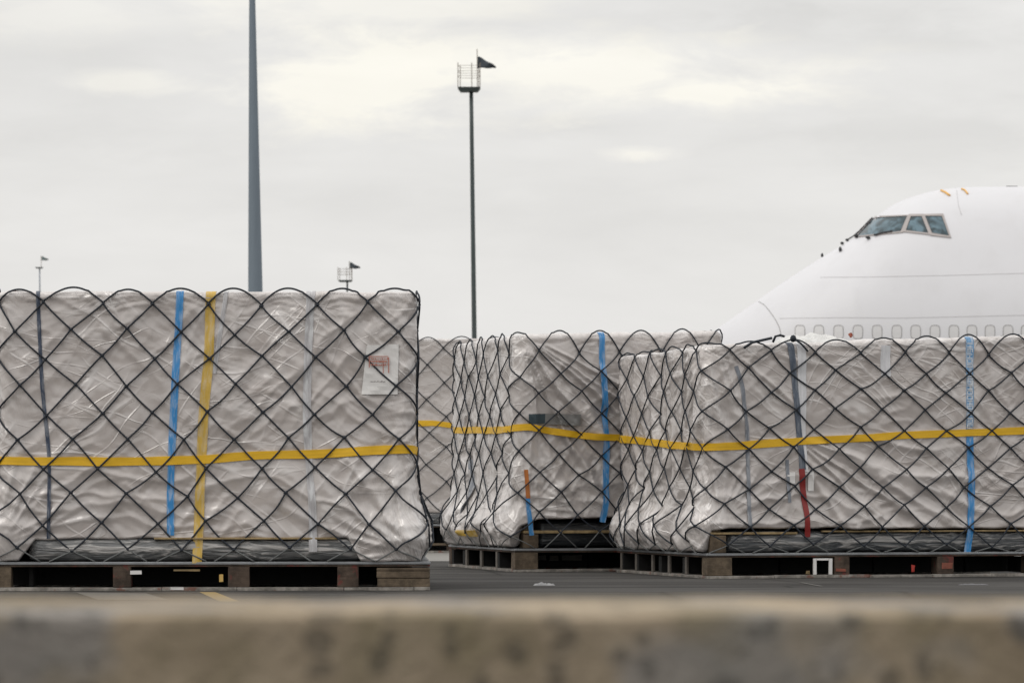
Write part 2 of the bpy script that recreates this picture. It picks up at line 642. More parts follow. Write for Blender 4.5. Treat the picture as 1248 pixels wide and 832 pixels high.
def mat_barrier(name="barrier_concrete", k=1.0):
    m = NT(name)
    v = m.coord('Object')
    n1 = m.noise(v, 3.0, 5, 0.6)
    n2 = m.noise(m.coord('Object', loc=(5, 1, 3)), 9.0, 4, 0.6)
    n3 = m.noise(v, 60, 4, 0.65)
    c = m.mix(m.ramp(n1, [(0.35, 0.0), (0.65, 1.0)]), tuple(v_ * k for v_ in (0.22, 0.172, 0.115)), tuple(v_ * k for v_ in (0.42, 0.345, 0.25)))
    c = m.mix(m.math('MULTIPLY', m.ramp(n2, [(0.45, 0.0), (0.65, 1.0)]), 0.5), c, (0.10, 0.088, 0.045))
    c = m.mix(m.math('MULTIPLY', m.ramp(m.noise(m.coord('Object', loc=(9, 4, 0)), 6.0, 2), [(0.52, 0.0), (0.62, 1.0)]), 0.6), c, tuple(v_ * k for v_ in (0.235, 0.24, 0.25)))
    vo = m.n('ShaderNodeTexVoronoi')
    vo.inputs['Scale'].default_value = 32.0
    vo.inputs['Randomness'].default_value = 1.0
    wn = m.n('ShaderNodeTexNoise')
    wn.inputs['Scale'].default_value = 22.0
    m.l(v, wn.inputs['Vector'])
    wv = m.n('ShaderNodeVectorMath')
    wv.operation = 'MULTIPLY_ADD'
    m.l(wn.outputs['Color'], wv.inputs[0])
    wv.inputs[1].default_value = (0.035, 0.035, 0.035)
    m.l(v, wv.inputs[2])
    m.l(wv.outputs[0], vo.inputs['Vector'])
    sel = m.n('ShaderNodeSeparateColor')
    m.l(vo.outputs['Color'], sel.inputs[0])
    r_ = m.math('MULTIPLY', sel.outputs[0], 0.58)
    sp = m.math('LESS_THAN', vo.outputs['Distance'], r_)
    sp = m.math('MULTIPLY', sp, m.math('GREATER_THAN', sel.outputs[1], 0.35))
    c = m.mix(m.math('MULTIPLY', sp, 0.5), c, (0.035, 0.034, 0.03))
    m.set(color=c, rough=0.9, spec=0.25, normal=m.bump(n3, 0.8, 0.01))
    return m.m


# ------------------------------------------------------------------ ground
def sheet(name, x0, x1, y0, y1, z, mat, nx=1, ny=1):
    xs = np.linspace(x0, x1, nx + 1)
    ys = np.linspace(y0, y1, ny + 1)
    V = [(x, y, z) for y in ys for x in xs]
    Fc = [(j * (nx + 1) + i, j * (nx + 1) + i + 1, (j + 1) * (nx + 1) + i + 1, (j + 1) * (nx + 1) + i) for j in range(ny) for i in range(nx)]
    o = mesh_obj(name, V, Fc, mat, None, False)
    o['kind'] = 'structure'
    return o


sheet("ground", -4000, 4000, -300, 7000, 0.0, mat_ground())
sheet("concrete_apron", -1500, 1500, 34.9, 2500, 0.004, mat_concrete_apron())


def marking(name, pts, mat, z=0.004):
    o = mesh_obj(name, [(x, y, z) for x, y in pts], [tuple(range(len(pts)))], mat, None, False)
    o['kind'] = 'structure'
    return o


def gpt(px, py):
    d = CH * F / (py - HZ)
    return ((px - 624) / F * d, d)


YPAINT = mat_simple("worn_yellow_paint", (0.30, 0.21, 0.07), 0.8, var=0.4, scale=12)
WPAINT = mat_simple("worn_pale_paint", (0.12, 0.115, 0.105), 0.85, var=0.4, scale=9)
marking("road_marking", [gpt(243, 721.5), gpt(262, 721.5), gpt(292, 733), gpt(268, 733)], YPAINT)
marking("road_marking", [gpt(92, 722), gpt(178, 723), gpt(205, 731), gpt(120, 731)], WPAINT)
marking("road_marking", [gpt(975, 710), gpt(979, 710), gpt(1004, 714.5), gpt(999, 714.5)], WPAINT)


# ------------------------------------------------------------------ cargo units
class Unit:
    def __init__(s, name, X0, d0, theta, W, L, H, z_px=160.0, rc=0.10, rt=0.035, seed=1, mat=None, bulge=None, fans=(), pleat=None,
                 slope=0.0, soft=1.0, bunch=None, zb=None, topband=0.8):
        s.topband = topband
        s.X0, s.d0, s.th, s.W, s.L, s.H = X0, d0, R(theta), W, L, H
        s.rc, s.rt, s.seed, s.mat = rc, rt, seed, mat
        s.per = 2 * (W + L)
        s.bulge = bulge or [(-L, 0.05), (W, 0.05)]
        s.fans, s.pleat, s.slope, s.soft = fans, pleat, slope, soft
        s.bunch_k = bunch or [(0, 0.0)]
        s.zb = zb or [(0, 0.225)]

    # photo pixel -> sheet coordinates
    def fu(s, px):
        k = (px - 624) / F
        c, n = math.cos(s.th), math.sin(s.th)
        return (k * s.d0 - s.X0) / (c - k * n)

    def front(s, px, py):
        u = s.fu(px)
        d = s.d0 + u * math.sin(s.th)
        return (u, CH + (HZ - py) / F * d)

    def left(s, px, py):
        k = (px - 624) / F
        c, n = math.cos(s.th), math.sin(s.th)
        t = (s.X0 - k * s.d0) / (n + k * c)
        d = s.d0 + t * c
        return (-t, CH + (HZ - py) / F * d)

    def wrapu(s, u):
        return (np.asarray(u, dtype=float) + s.L) % s.per - s.L

    def tab(s, tb, u):
        u = s.wrapu(u)
        xs = [a for a, _ in tb]
        ys = [b_ for _, b_ in tb]
        return np.interp(u, xs, ys)

    def Hf(s, u):
        uu = s.wrapu(u)
        x = np.clip(np.where(uu < 0, 0, np.where(uu > s.W + s.L, s.W - (uu - s.W - s.L), uu)), 0, s.W)
        return s.H + s.slope * x / s.W + 0.010 * perlin(uu * 1.7, uu * 0 + 3.3, s.seed + 5)

    def rr(s, u):
        u = s.wrapu(u)
        W, L, rc = s.W, s.L, s.rc
        sides = [(-L, L, (0, L), (0, -1), (-1, 0)), (0, W, (0, 0), (1, 0), (0, -1)), (W, L, (W, 0), (0, 1), (1, 0)), (W + L, W, (W, L), (-1, 0), (0, 1))]
        P = np.zeros(u.shape + (2,))
        N = np.zeros(u.shape + (2,))
        for st, ln, o, d, n in sides:
            mk = (u >= st - 1e-9) & (u <= st + ln + 1e-9)
            a = np.clip(u - st, 0, ln)
            o, d, n = map(np.array, (o, d, n))
            pos = o + a[..., None] * d
            nor = np.zeros_like(pos) + n
            lo = a < rc
            ph = (math.pi / 4) * (1 - a / rc)
            nl = np.cos(ph)[..., None] * n - np.sin(ph)[..., None] * d
            pl = (o + d * rc - n * rc) + rc * nl
            hi = a > ln - rc
            ph2 = (math.pi / 4) * (1 - (ln - a) / rc)
            nh = np.cos(ph2)[..., None] * n + np.sin(ph2)[..., None] * d
            phh = (o + d * (ln - rc) - n * rc) + rc * nh
            pos = np.where(lo[..., None], pl, np.where(hi[..., None], phh, pos))
            nor = np.where(lo[..., None], nl, np.where(hi[..., None], nh, nor))
            P = np.where(mk[..., None], pos, P)
            N = np.where(mk[..., None], nor, N)
        return P, N

    def disp(s, u, t, fine=True):
        sd_ = s.seed
        uu = s.wrapu(u)
        t = np.asarray(t, dtype=float)
        wu = uu + 0.16 * perlin(uu * 1.3, t * 1.3, sd_) + 0.05 * perlin(uu * 4, t * 4, sd_ + 1)
        wt_ = t + 0.16 * perlin(uu * 1.3 + 9, t * 1.3, sd_ + 2) + 0.05 * perlin(uu * 4 + 5, t * 4, sd_ + 3)
        D = 0.022 * perlin(uu * 0.8, t * 0.9, sd_ + 4) + 0.006 * perlin(uu * 2.1, t * 2.3, sd_ + 6)
        # bulging foot
        bl = s.tab(s.bulge, u)
        fall = np.where(t > 0.42, np.exp(-((t - 0.42) / 0.20) ** 2), np.exp(-((0.42 - t) / 0.17) ** 2))
        bl2 = bl * (1 + 0.45 * perlin(uu * 3.1, t * 0.8, sd_ + 7))
        D = D + bl2 * fall
        # pleats drawn in by the net
        if s.pleat:
            u0, u1, amp, fr = s.pleat
            pm = sstep(u0 - 0.1, u0 + 0.1, uu) * (1 - sstep(u1 - 0.15, u1 + 0.2, uu))
            pl = perlin(wu * fr, t * 0.7, sd_ + 8)
            prof = 1 - np.abs(pl) * 2.2
            D = D + amp * pm * (prof - 0.4) * (0.55 + 0.6 * (1 - sstep(0.3, 1.5, t)))
        if not fine:
            return D
        soft = s.soft
        H = s.Hf(u)

        def fold(rot, al, ac, k, sq=2.0):
            cr, sr = math.cos(rot), math.sin(rot)
            a = wu * cr + wt_ * sr
            c = -wu * sr + wt_ * cr
            v = 1 - np.abs(perlin(a * al, c * ac, sd_ + k)) * 2.2
            return np.clip(v, 0, 1) ** sq
        m1 = sstep(-0.15, 0.25, perlin(uu * 0.9, t * 0.9, sd_ + 20))
        m2 = sstep(-0.15, 0.25, perlin(uu * 0.9 + 7, t * 0.9, sd_ + 21))
        low = 1 - sstep(0.7, 1.15, t)
        D = D + soft * 0.011 * m1 * fold(0.75, 0.8, 4.0, 30)
        D = D + soft * 0.011 * m2 * fold(-0.85, 0.8, 4.0, 31)
        D = D + soft * 0.011 * (0.2 + low) * fold(-0.10, 0.7, 5.5, 32)
        D = D + soft * m1 * 0.004 * fold(-0.5, 1.2, 10, 33, 3.0) + soft * m2 * 0.004 * fold(0.9, 1.2, 10, 34, 3.0)
        topm = sstep(0.22, 0.05, H - t)
        D = D + 0.010 * topm * fold(0.02, 1.4, 22, 35, 2.0)
        s.rg = np.zeros(np.broadcast(D, t).shape)
        for (up, zp, nf, amp, rmax, fs, *win) in s.fans:
            du, dz_ = uu - up, t - zp
            r_ = np.hypot(du, dz_)
            ph = np.arctan2(dz_, du)
            ph = np.where(ph < -2.6, ph + 2 * math.pi, ph)
            v = 1 - np.abs(perlin(ph * nf + 0.15 * perlin(r_ * 3, ph * 2, fs), r_ * 0.6, fs + 1)) * 2.4
            mk = sstep(0.05, 0.35, r_) * (1 - sstep(rmax * 0.6, rmax, r_)) * (1 - 0.9 * sstep(H - 0.22, H - 0.03, t))
            if win:
                mk = mk * sstep(win[0] - 0.25, win[0] + 0.1, ph) * (1 - sstep(win[1] - 0.1, win[1] + 0.2, ph))
            D = D + amp * np.clip(v, 0, 1) ** 1.6 * mk
            s.rg = np.maximum(s.rg, np.clip(v * 1.6 - 0.6, 0, 1) ** 1.5 * mk)
        bn = s.bunch(u, t)
        gath = 1 - np.abs(perlin(wu * 15, t * 1.6, sd_ + 40)) * 2.2
        gath2 = 1 - np.abs(perlin(wu * 28 + t * 4, t * 2.5, sd_ + 41)) * 2.2
        s.rg = np.maximum(s.rg, bn * np.clip(gath2 * 1.5 - 0.5, 0, 1) ** 1.5)
        D = D + bn * (0.018 * np.clip(gath, 0, 1) + 0.008 * np.clip(gath2, 0, 1))
        return D

    def bunch(s, u, t):
        bk = s.tab(s.bunch_k, u)
        low = 1 - sstep(0.45, 1.0, t)
        return np.clip(bk * (0.55 + 0.6 * low), 0, 1) * (0.75 + 0.5 * perlin(s.wrapu(u) * 2, np.asarray(t) * 1.1, s.seed + 50))

    def P(s, u, t, off=0.0, fine=True, D=None):
        u = np.asarray(u, dtype=float)
        t = np.asarray(t, dtype=float)
        u, t = np.broadcast_arrays(u, t)
        p2, n2 = s.rr(u)
        H = s.Hf(u)
        rt = s.rt
        over = t - (H - rt)
        ang = np.clip(over / rt, 0, math.pi / 2)
        flat = np.maximum(over - rt * math.pi / 2, 0)
        inset = np.where(over <= 0, 0, rt * (1 - np.cos(ang)) + flat)
        z = np.where(over <= 0, t, H - rt + rt * np.sin(ang))
        if D is None:
            D = s.disp(u, np.minimum(t, H), fine) * (1 - 0.8 * sstep(0.0, math.pi / 2, ang)) + 0.012 * perlin(s.wrapu(u) * 6, flat * 8, s.seed + 60) * (ang >= 1.57)
        nn = np.concatenate([n2 * np.cos(ang)[..., None], np.sin(ang)[..., None]], axis=-1)
        pos = np.concatenate([p2 - n2 * inset[..., None], z[..., None]], axis=-1)
        return pos + nn * (D + off)[..., None], nn

    def root_at(s, name, label, cat, group):
        s.root = thing(name, label, cat, (s.X0, s.d0, 0), s.th, group)
        return s.root

    def build_wrap(s, step=0.016):
        nu = int(s.per / step)
        us = np.arange(nu) * s.per / nu - s.L
        H = s.Hf(us)
        zb = s.tab(s.zb, us) + 0.012 * perlin(us * 4, us * 0, s.seed + 70)
        nv = int((s.H - 0.2) / step)
        rows = []
        rows.append((zb + 0.03, -0.14))
        rows.append((zb - 0.004, -0.05))
        rows.append((zb, -0.015))
        for j in range(nv + 1):
            rows.append((zb + 0.006 + (H - s.rt - zb - 0.006) * j / nv, 0.0))
        for a in (0.35, 0.8, 1.25, 1.57):
            rows.append((H - s.rt + s.rt * a, 0.0))
        for fl in (0.03, 0.07, 0.12):
            rows.append((H - s.rt + s.rt * 1.5709 + fl, 0.0))
        Vs, UV, BN, RG = [], [], [], []
        for t, off in rows:
            p, _ = s.P(us, t, off)
            Vs.append(p)
            UV.append(np.stack([us, t], -1))
            BN.append(s.bunch(us, t) + s.topband * sstep(0.09, 0.02, H - t) * (0.6 + 0.6 * perlin(us * 2.5, us * 0 + 1.5, s.seed + 80)))
            s.disp(us, np.minimum(t, H))
            RG.append(s.rg.copy())
        # close the top towards the centre
        last = Vs[-1]
        cen = np.array([s.W / 2, s.L / 2, s.H - 0.02])
        for k in (0.3, 0.65, 0.98):
            q = last * (1 - k) + cen * k
            q[:, 2] = last[:, 2] * (1 - k) + cen[2] * k + 0.012 * perlin(q[:, 0] * 3, q[:, 1] * 3, s.seed)
            Vs.append(q)
            UV.append(np.stack([us, rows[-1][0] + k], -1))
            BN.append(us * 0 + 0.3)
            RG.append(us * 0)
        nr = len(Vs)
        V = np.vstack(Vs)
        UV = np.vstack(UV)
        BN = np.concatenate(BN)
        Fc = []
        for j in range(nr - 1):
            a = j * nu
            b_ = (j + 1) * nu
            for i in range(nu):
                i2 = (i + 1) % nu
                Fc.append((a + i, a + i2, b_ + i2, b_ + i))
        Fc.append(tuple((nr - 1) * nu + i for i in range(nu)))
        return mesh_obj("plastic_wrap", V, Fc, s.mat, s.root, True, uv=UV, attrs={'bunch': BN, 'ridge': np.concatenate(RG)})

    def env(s, u, t, k=5):
        """upper envelope of the surface displacement around taut things lying on it"""
        D = s.disp(u, np.minimum(t, s.Hf(u)))
        e = D.copy()
        for i in range(1, k):
            e[i:] = np.maximum(e[i:], D[:-i] - 0.0015 * i)
            e[:-i] = np.maximum(e[:-i], D[i:] - 0.0015 * i)
        w = np.ones(3) / 3
        e2 = np.convolve(np.pad(e, 1, mode='edge'), w, 'valid')
        return np.maximum(e2, D)

    def strap(s, name, pts, width, mat, off=0.006, taut=0.0, label=None, side=None, parent=None, step=0.02, twist=0.0, hug=True):
        pts = [np.array(p, dtype=float) for p in pts]
        seg = [0]
        for a, b_ in zip(pts[:-1], pts[1:]):
            seg.append(seg[-1] + np.linalg.norm(b_ - a))
        n = max(3, int(seg[-1] / step))
        tt = np.linspace(0, seg[-1], n)
        pu = np.interp(tt, seg, [p[0] for p in pts])
        pt = np.interp(tt, seg, [p[1] for p in pts])
        # soften corners of the polyline
        ker = np.ones(5) / 5
        pu[2:-2] = np.convolve(pu, ker, 'valid')
        pt[2:-2] = np.convolve(pt, ker, 'valid')
        wig = 0.007 * perlin(tt * 2.1, tt * 0 + 4.5, s.seed + int(100 * width * 10))
        if abs(pts[-1][0] - pts[0][0]) < abs(pts[-1][1] - pts[0][1]):
            pu = pu + wig
        else:
            pt = pt + wig
        du, dt = np.gradient(pu), np.gradient(pt)
        ln = np.hypot(du, dt) + 1e-9
        nu_, nt_ = -dt / ln, du / ln
        na = 4
        rows, uvs = [], []
        wn = width * (1 + 0.10 * perlin(tt * 3, tt * 0 + 1.5, s.seed + 3) + twist * perlin(tt * 2.3, tt * 0 + 2.5, s.seed + 9))
        for a in (-0.5, -0.5, -0.5, -0.17, 0.17, 0.5, 0.5, 0.5):
            au = pu + nu_ * a * wn
            at = pt + nt_ * a * wn
            D = s.env(au, at, 4)
            rows.append((au, at, D))
            uvs.append(np.stack([np.full(n, (a + 0.5) * width), tt], -1))
        Dm = np.max([r_[2] for r_ in rows], axis=0) if not hug else None
        Vs = []
        for k, (au, at, D) in enumerate(rows):
            o_ = off if 0 < k < len(rows) - 1 else -0.004
            H = s.Hf(au)
            over = np.clip((at - (H - s.rt)) / s.rt, 0, math.pi / 2)
            DD = (D if hug else D * 0.5 + Dm * 0.5) * (1 - 0.8 * sstep(0, math.pi / 2, over))
            p, _ = s.P(au, at, o_, D=DD)
            Vs.append(p)
        V = np.vstack(Vs)
        UV = np.vstack(uvs)
        Fc = []
        for k in (0, 2, 3, 4, 6):
            for i in range(n - 1):
                Fc.append((k * n + i, k * n + i + 1, (k + 1) * n + i + 1, (k + 1) * n + i))
        o = mesh_obj(name, V, Fc, mat, parent or s.root, True, uv=UV)
        if label:
            o['label'] = label
        return o

    def net(s, pitch, z0, dz, rows, phase, rad, jit=0.016, zend=0.225, edge_z=None):
        rs = np.random.RandomState(s.seed + 100)
        n = int(round(s.per / pitch))
        Pp = s.per / n
        K = {}
        for j in range(rows):
            for i in range(n):
                u = phase + (i + 0.5 * (j % 2)) * Pp + rs.normal(0, jit)
                z = z0 - j * dz + rs.normal(0, jit * 0.9)
                K[i, j] = (u, z)

        def knot_uv(i, j):
            u, z = K[i % n, j]
            return (u + (i // n) * s.per, z)
        cords = MB()

        def kd(u, z):
            """how far the surface stands out round one knot"""
            uu = u + np.array([0, .03, -.03, 0, 0, .02, -.02, .02, -.02])
            zz = z + np.array([0, 0, 0, .03, -.03, .02, -.02, -.02, .02])
            return float(np.max(s.disp(uu, np.minimum(zz, s.Hf(uu)))))
        KD = {}
        for key, (u, z) in K.items():
            KD[key] = kd(u, z)

        def taut(D):
            """upper concave envelope: a rope under tension only touches the high spots"""
            m = len(D)
            hull = [0]
            for i in range(1, m):
                while len(hull) > 1:
                    a_, b_ = hull[-2], hull[-1]
                    if (D[b_] - D[a_]) * (i - a_) <= (D[i] - D[a_]) * (b_ - a_):
                        hull.pop()
                    else:
                        break
                hull.append(i)
            return np.interp(np.arange(m), hull, D[hull])

        def cord(a, b_, mb, bow, sag, m=16, da=None, db=None, top=None, r_=None):
            q = np.linspace(0, 1, m)
            u = a[0] + (b_[0] - a[0]) * q
            t = a[1] + (b_[1] - a[1]) * q
            bb = np.sin(np.pi * q)
            u = u + bow * (bb * (0.6 + 0.4 * np.cos(2.0 * q)))
            t = t - sag * bb
            if top is not None:
                zarc = t + (top - t) * np.clip(bb, 0, 1) ** 0.95
                t = np.minimum(zarc, s.Hf(u) - 0.4 * s.rt)
            H = s.Hf(u)
            D = s.disp(u, np.minimum(t, H))
            if float(s.wrapu(u[0])) < 0.05:
                for du_ in (0.03, -0.03, 0.06, -0.06):
                    D = np.maximum(D, s.disp(u + du_, np.minimum(t, H)) - abs(du_) * 0.25)
            if da is not None:
                D[0] = da
            if db is not None:
                D[-1] = db
            e = taut(D)
            ker = np.array([1, 2, 3, 2, 1]) / 9
            e[2:-2] = np.maximum(np.convolve(e, ker, 'valid'), D[2:-2])
            p, nn = s.P(u, t, rad + 0.003, D=e)
            if top is not None:
                p[:, 2] = np.maximum(p[:, 2], zarc + rad)
            mb.tube(p, r_ or rad, 6, ref=nn)

        def side_bow(u):
            return 0.010 if float(s.wrapu(u)) < 0 else 0.006
        for j in range(rows - 1):
            for i in range(n):
                a = knot_uv(i, j)
                for di in ((0, -1) if j % 2 == 0 else (0, 1)):
                    b_ = knot_uv(i + di, j + 1)
                    cord(a, b_, cords, rs.normal(0, side_bow(a[0])), abs(rs.normal(0.006, 0.006)), da=KD[i % n, j], db=KD[(i + di) % n, j + 1])
        for i in range(n):
            a, b_ = knot_uv(i, 0), knot_uv(i + 1, 0)
            Hh = float(s.Hf(np.array([(a[0] + b_[0]) / 2]))[0])
            top = Hh + rs.uniform(0.006, 0.022)
            cord(a, b_, cords, rs.normal(0, 0.012), 0, m=21, da=KD[i % n, 0], db=KD[(i + 1) % n, 0], top=top)
            kk = rows - 1
            u, z = knot_uv(i, kk)
            for sgn in (-1, 1):
                ue = u + sgn * Pp * (0.34 + 0.13 * rs.rand())
                lm = MB()
                cord((u, z), (ue, zend), lm, 0, 0, m=9, da=KD[i % n, kk], r_=rad * 0.8)
                lm.build("lead_rope", LEAD, s.root, True)
        for (i, j), (u, z) in K.items():
            p, nn = s.P(np.array([u]), np.array([z]), rad + 0.003, D=np.array([KD[i, j]]))
            nn = nn[0]
            up = np.array([0, 0, 1.0])
            tx = np.cross(up, nn)
            tx /= np.linalg.norm(tx) + 1e-9
            a_ = rs.uniform(-0.8, 0.8)
            e1 = tx * math.cos(a_) + np.cross(nn, tx) * math.sin(a_)
            e2 = np.cross(nn, e1)
            cords.ball(p[0], (rad * rs.uniform(1.9, 2.9), rad * 1.7, rad * 1.5), 7, 4, np.array([e1, e2, nn]), 0.12)
        cords.build("cargo_net", CORD, s.root, True)

    def patch(s, name, quad, mat, off=0.006, nu=10, nv=12, parent=None, smoothD=True, curl=0.0):
        """quad: (u,t) corners tl, tr, br, bl"""
        q = [np.array(c) for c in quad]
        V, UV = [], []
        for j in range(nv + 1):
            for i in range(nu + 1):
                a, b_ = i / nu, j / nv
                c = (q[0] * (1 - a) + q[1] * a) * (1 - b_) + (q[3] * (1 - a) + q[2] * a) * b_
                V.append(c)
                UV.append((c[0], c[1]))
        V = np.array(V)
        D = s.disp(V[:, 0], V[:, 1])
        if smoothD:
            g = D.reshape(nv + 1, nu + 1)
            D = np.maximum(0.6 * g + 0.4 * g.max(), g).ravel()
        p, _ = s.P(V[:, 0], V[:, 1], off, D=D)
        pb, _ = s.P(V[:, 0], V[:, 1], off - 0.003, D=D)
        Fc = []
        w = nu + 1
        for j in range(nv):
            for i in range(nu):
                Fc.append((j * w + i, (j + 1) * w + i, (j + 1) * w + i + 1, j * w + i + 1))
        m = len(p)
        Fb = [tuple(m + k for k in f[::-1]) for f in Fc]
        rim = [i for i in range(w)] + [j * w + nu for j in range(1, nv + 1)] + [nv * w + i for i in range(nu - 1, -1, -1)] + [j * w for j in range(nv - 1, 0, -1)]
        Fr = [(rim[k], rim[(k + 1) % len(rim)], m + rim[(k + 1) % len(rim)], m + rim[k]) for k in range(len(rim))]
        o = mesh_obj(name, np.vstack([p, pb]), Fc + Fb + Fr, mat, parent or s.root, True, uv=np.array(UV + UV))
        o.data.polygons.foreach_set('use_smooth', [k < nu * nv for k in range(len(o.data.polygons))])
        o.data.polygons.foreach_set('use_smooth', [False] * len(o.data.polygons))
        return o, D, (nu, nv)

    def base_sheet(s, z=0.2, ov=0.045, ox=None):
        mb = MB()
        ox = ox or ov
        mb.box((-ox, -ov, z), (s.W + ox, s.L + ov, z + 0.022), 0.004)
        return mb.build("aluminium_base_sheet", ALU, s.root)


def rowmarks(u, obj_name, P0, mat, parent, marks, off=0.010):
    """small printed strokes: list of (u,t,w,h) rectangles lying on the unit's wrap"""
    mb = MB()
    for (a, t, w, h) in marks:
        us = np.array([a, a + w, a + w, a])
        ts = np.array([t, t, t + h, t + h])
        D = np.full(4, P0)
        p, nn = u.P(us, ts, off, D=D)
        pb, _ = u.P(us, ts, off - 0.002, D=D)
        mb.add(np.vstack([p, pb]), [(0, 1, 2, 3), (7, 6, 5, 4), (0, 4, 5, 1), (1, 5, 6, 2), (2, 6, 7, 3), (3, 7, 4, 0)])
    return mb.build(obj_name, mat, parent)


GRP = "net covered air cargo loads on the apron"
GRP2 = "wooden skids under the cargo loads"

# --- A: the big one at left -------------------------------------------------
dA = 24.4
A = Unit("A", (-2 - 624) / F * dA, dA, 2.6, 3.17, 2.40, 2.285, seed=11, mat=WRAP_A, rc=0.09,
         bulge=[(-2.4, 0.07), (-0.1, 0.09), (0.12, 0.05), (0.35, 0.0), (2.75, 0.0), (2.98, 0.05), (3.17, 0.085), (3.4, 0.10), (5.5, 0.09), (8.6, 0.07)],
         fans=[(3.15, 0.30, 4.0, 0.018, 1.3, 301), (0.0, 0.35, 3.5, 0.015, 0.8, 311), (1.75, 2.5, 3.0, 0.010, 1.5, 321)],
         bunch=[(-2.4, 0.7), (-0.05, 0.65), (0.22, 0.15), (0.4, 0.0), (2.55, 0.0), (2.9, 0.30), (3.10, 0.75), (5.5, 0.7), (6, 0.2), (8.5, 0.6)],
         zb=[(-2.4, 0.225), (0.15, 0.225), (0.28, 0.395), (2.66, 0.400), (2.76, 0.225), (8.6, 0.225)])
A.root_at("cargo_load", "largest beige wrapped load in the left foreground with white paper label", "cargo", GRP)
A.build_wrap(0.0145)
A.base_sheet(0.2, 0.03, 0.125)


def bundle(u, x0, x1, z0, z1, inset, mat, name="dark_wrapped_bundle", amp=0.02, th=0.5):
    """rolled or flat dark thing that lies along the foot of a load under the film"""
    nx = int((x1 - x0) / 0.03)
    na = 20
    V = []
    for i in range(nx + 1):
        a = i / nx
        x = x0 + (x1 - x0) * a
        e = min(a * (x1 - x0), (1 - a) * (x1 - x0))
        sc = math.sqrt(max(0.0, 1 - max(0, 1 - e / 0.10) ** 2)) if e < 0.10 else 1.0
        sc = max(sc, 0.02)
        for k in range(na):
            ph = 2 * math.pi * k / na
            cy, cz = math.cos(ph), math.sin(ph)
            se = lambda v: math.copysign(abs(v) ** 0.45, v)
            w = amp * float(perlin(x * 3.1, ph * 1.2, u.seed + 200)) + amp * 0.6 * float(perlin(x * 9 + ph, ph * 3, u.seed + 201))
            V.append((x, inset + th / 2 + (th / 2 * sc + w) * se(cy), (z0 + z1) / 2 + ((z1 - z0) / 2 * (0.55 + 0.45 * sc) + w * 0.5) * se(cz)))
    Fc = []
    for i in range(nx):
        for k in range(na):
            k2 = (k + 1) % na
            Fc.append((i * na + k, (i + 1) * na + k, (i + 1) * na + k2, i * na + k2))
    Fc.append(tuple(range(na)))
    Fc.append(tuple(nx * na + k for k in range(na))[::-1])
    return mesh_obj(name, V, Fc, mat, u.root, True)


bundle(A, A.fu(30), A.fu(452), 0.225, 0.410, -0.015, BUNDLE_A, "dark_wrapped_bundle", 0.012)
mb = MB()
mb.box((A.fu(188), -0.034, 0.392), (A.fu(412), 0.10, 0.407), 0.003)
mb.build("timber_batten", WOODT, A.root)
top = lambda U, px: (U.fu(px), U.H + 0.12)
A.strap("strap", [top(A, 219.5)] + [A.front(*p) for p in ((219, 356), (217, 400), (214, 460), (210, 530), (208, 590), (207.5, 652))], 0.056, BLU, 0.005, label="blue vertical strap")
A.strap("strap", [top(A, 258)] + [A.front(*p) for p in ((257, 356), (254, 430), (249, 500), (245, 560), (243, 620), (241, 686))], 0.075, YELV, 0.0055, label="yellow vertical strap")
A.strap("strap", [top(A, 46)] + [A.front(*p) for p in ((46, 358), (49, 430), (54, 500), (60, 560), (61, 600), (60, 656))], 0.028, NAVY, 0.005, label="thin navy vertical strap")
A.strap("strap", [top(A, 379)] + [A.front(*p) for p in ((378, 362), (375, 430), (374, 500), (377, 560), (380, 610), (381, 672))], 0.062, WHT, 0.004, label="clear whitish vertical tape", twist=0.15)
A.strap("strap", [top(A, 277)] + [A.front(*p) for p in ((275, 360), (268, 410), (262, 455))], 0.032, WHT, 0.004, label="narrow clear tape")
zy = [(-2.3, 0.96), (-0.15, 0.985)] + [A.front(*p) for p in ((2, 561), (60, 561.5), (120, 562), (190, 561), (250, 559), (320, 555), (380, 552.5), (440, 550), (495, 547.5))] + [(3.35, 1.07), (5.4, 1.07)]
A.strap("strap", zy, 0.066, YEL, 0.010, label="yellow strap round the middle", hug=False)
A.net(0.412, 2.195, 0.2085, 10, A.fu(56), 0.0074)
# paper label
q = [A.front(*p) for p in ((447, 421), (486, 419.5), (484.5, 480.5), (440.5, 480.5))]
lab, Dl, _ = A.patch("paper_label", q, PAPER, 0.006)
Dm = float(np.max(Dl)) + 0.004
lu, lz = A.front(449.5, 434)
mk = []
for (a, t, w, h) in [(449.5, 434, 24, 1.1), (449.5, 434, 1.2, 14), (473, 435.5, 1.3, 19), (449.5, 439.5, 22, 0.9), (466.5, 442, 1.0, 13), (456, 445, 14, 0.8)]:
    uu0, tt0 = A.front(a, t + h)
    mk.append((uu0, tt0, w / 160.0, h / 160.0))
rsm = np.random.RandomState(5)
for r_ in range(3):
    x = 452.0
    while x < 472:
        w = rsm.uniform(0.8, 2.2)
        uu0, tt0 = A.front(x, 436.2 + r_ * 3.6 + 2)
        mk.append((uu0, tt0, w / 160, rsm.uniform(1.0, 2.2) / 160))
        x += w + rsm.uniform(0.4, 1.1)
rowmarks(A, "red_print", Dm, INKR, lab, mk, 0.0075)
mk = []
x = 451.0
while x < 470:
    w = rsm.uniform(0.6, 1.8)
    uu0, tt0 = A.front(x, 465.6)
    mk.append((uu0, tt0, w / 160, rsm.uniform(0.5, 1.5) / 160))
    x += w + rsm.uniform(0.1, 0.7)
rowmarks(A, "dark_print", Dm, INKD, lab, mk, 0.0075)


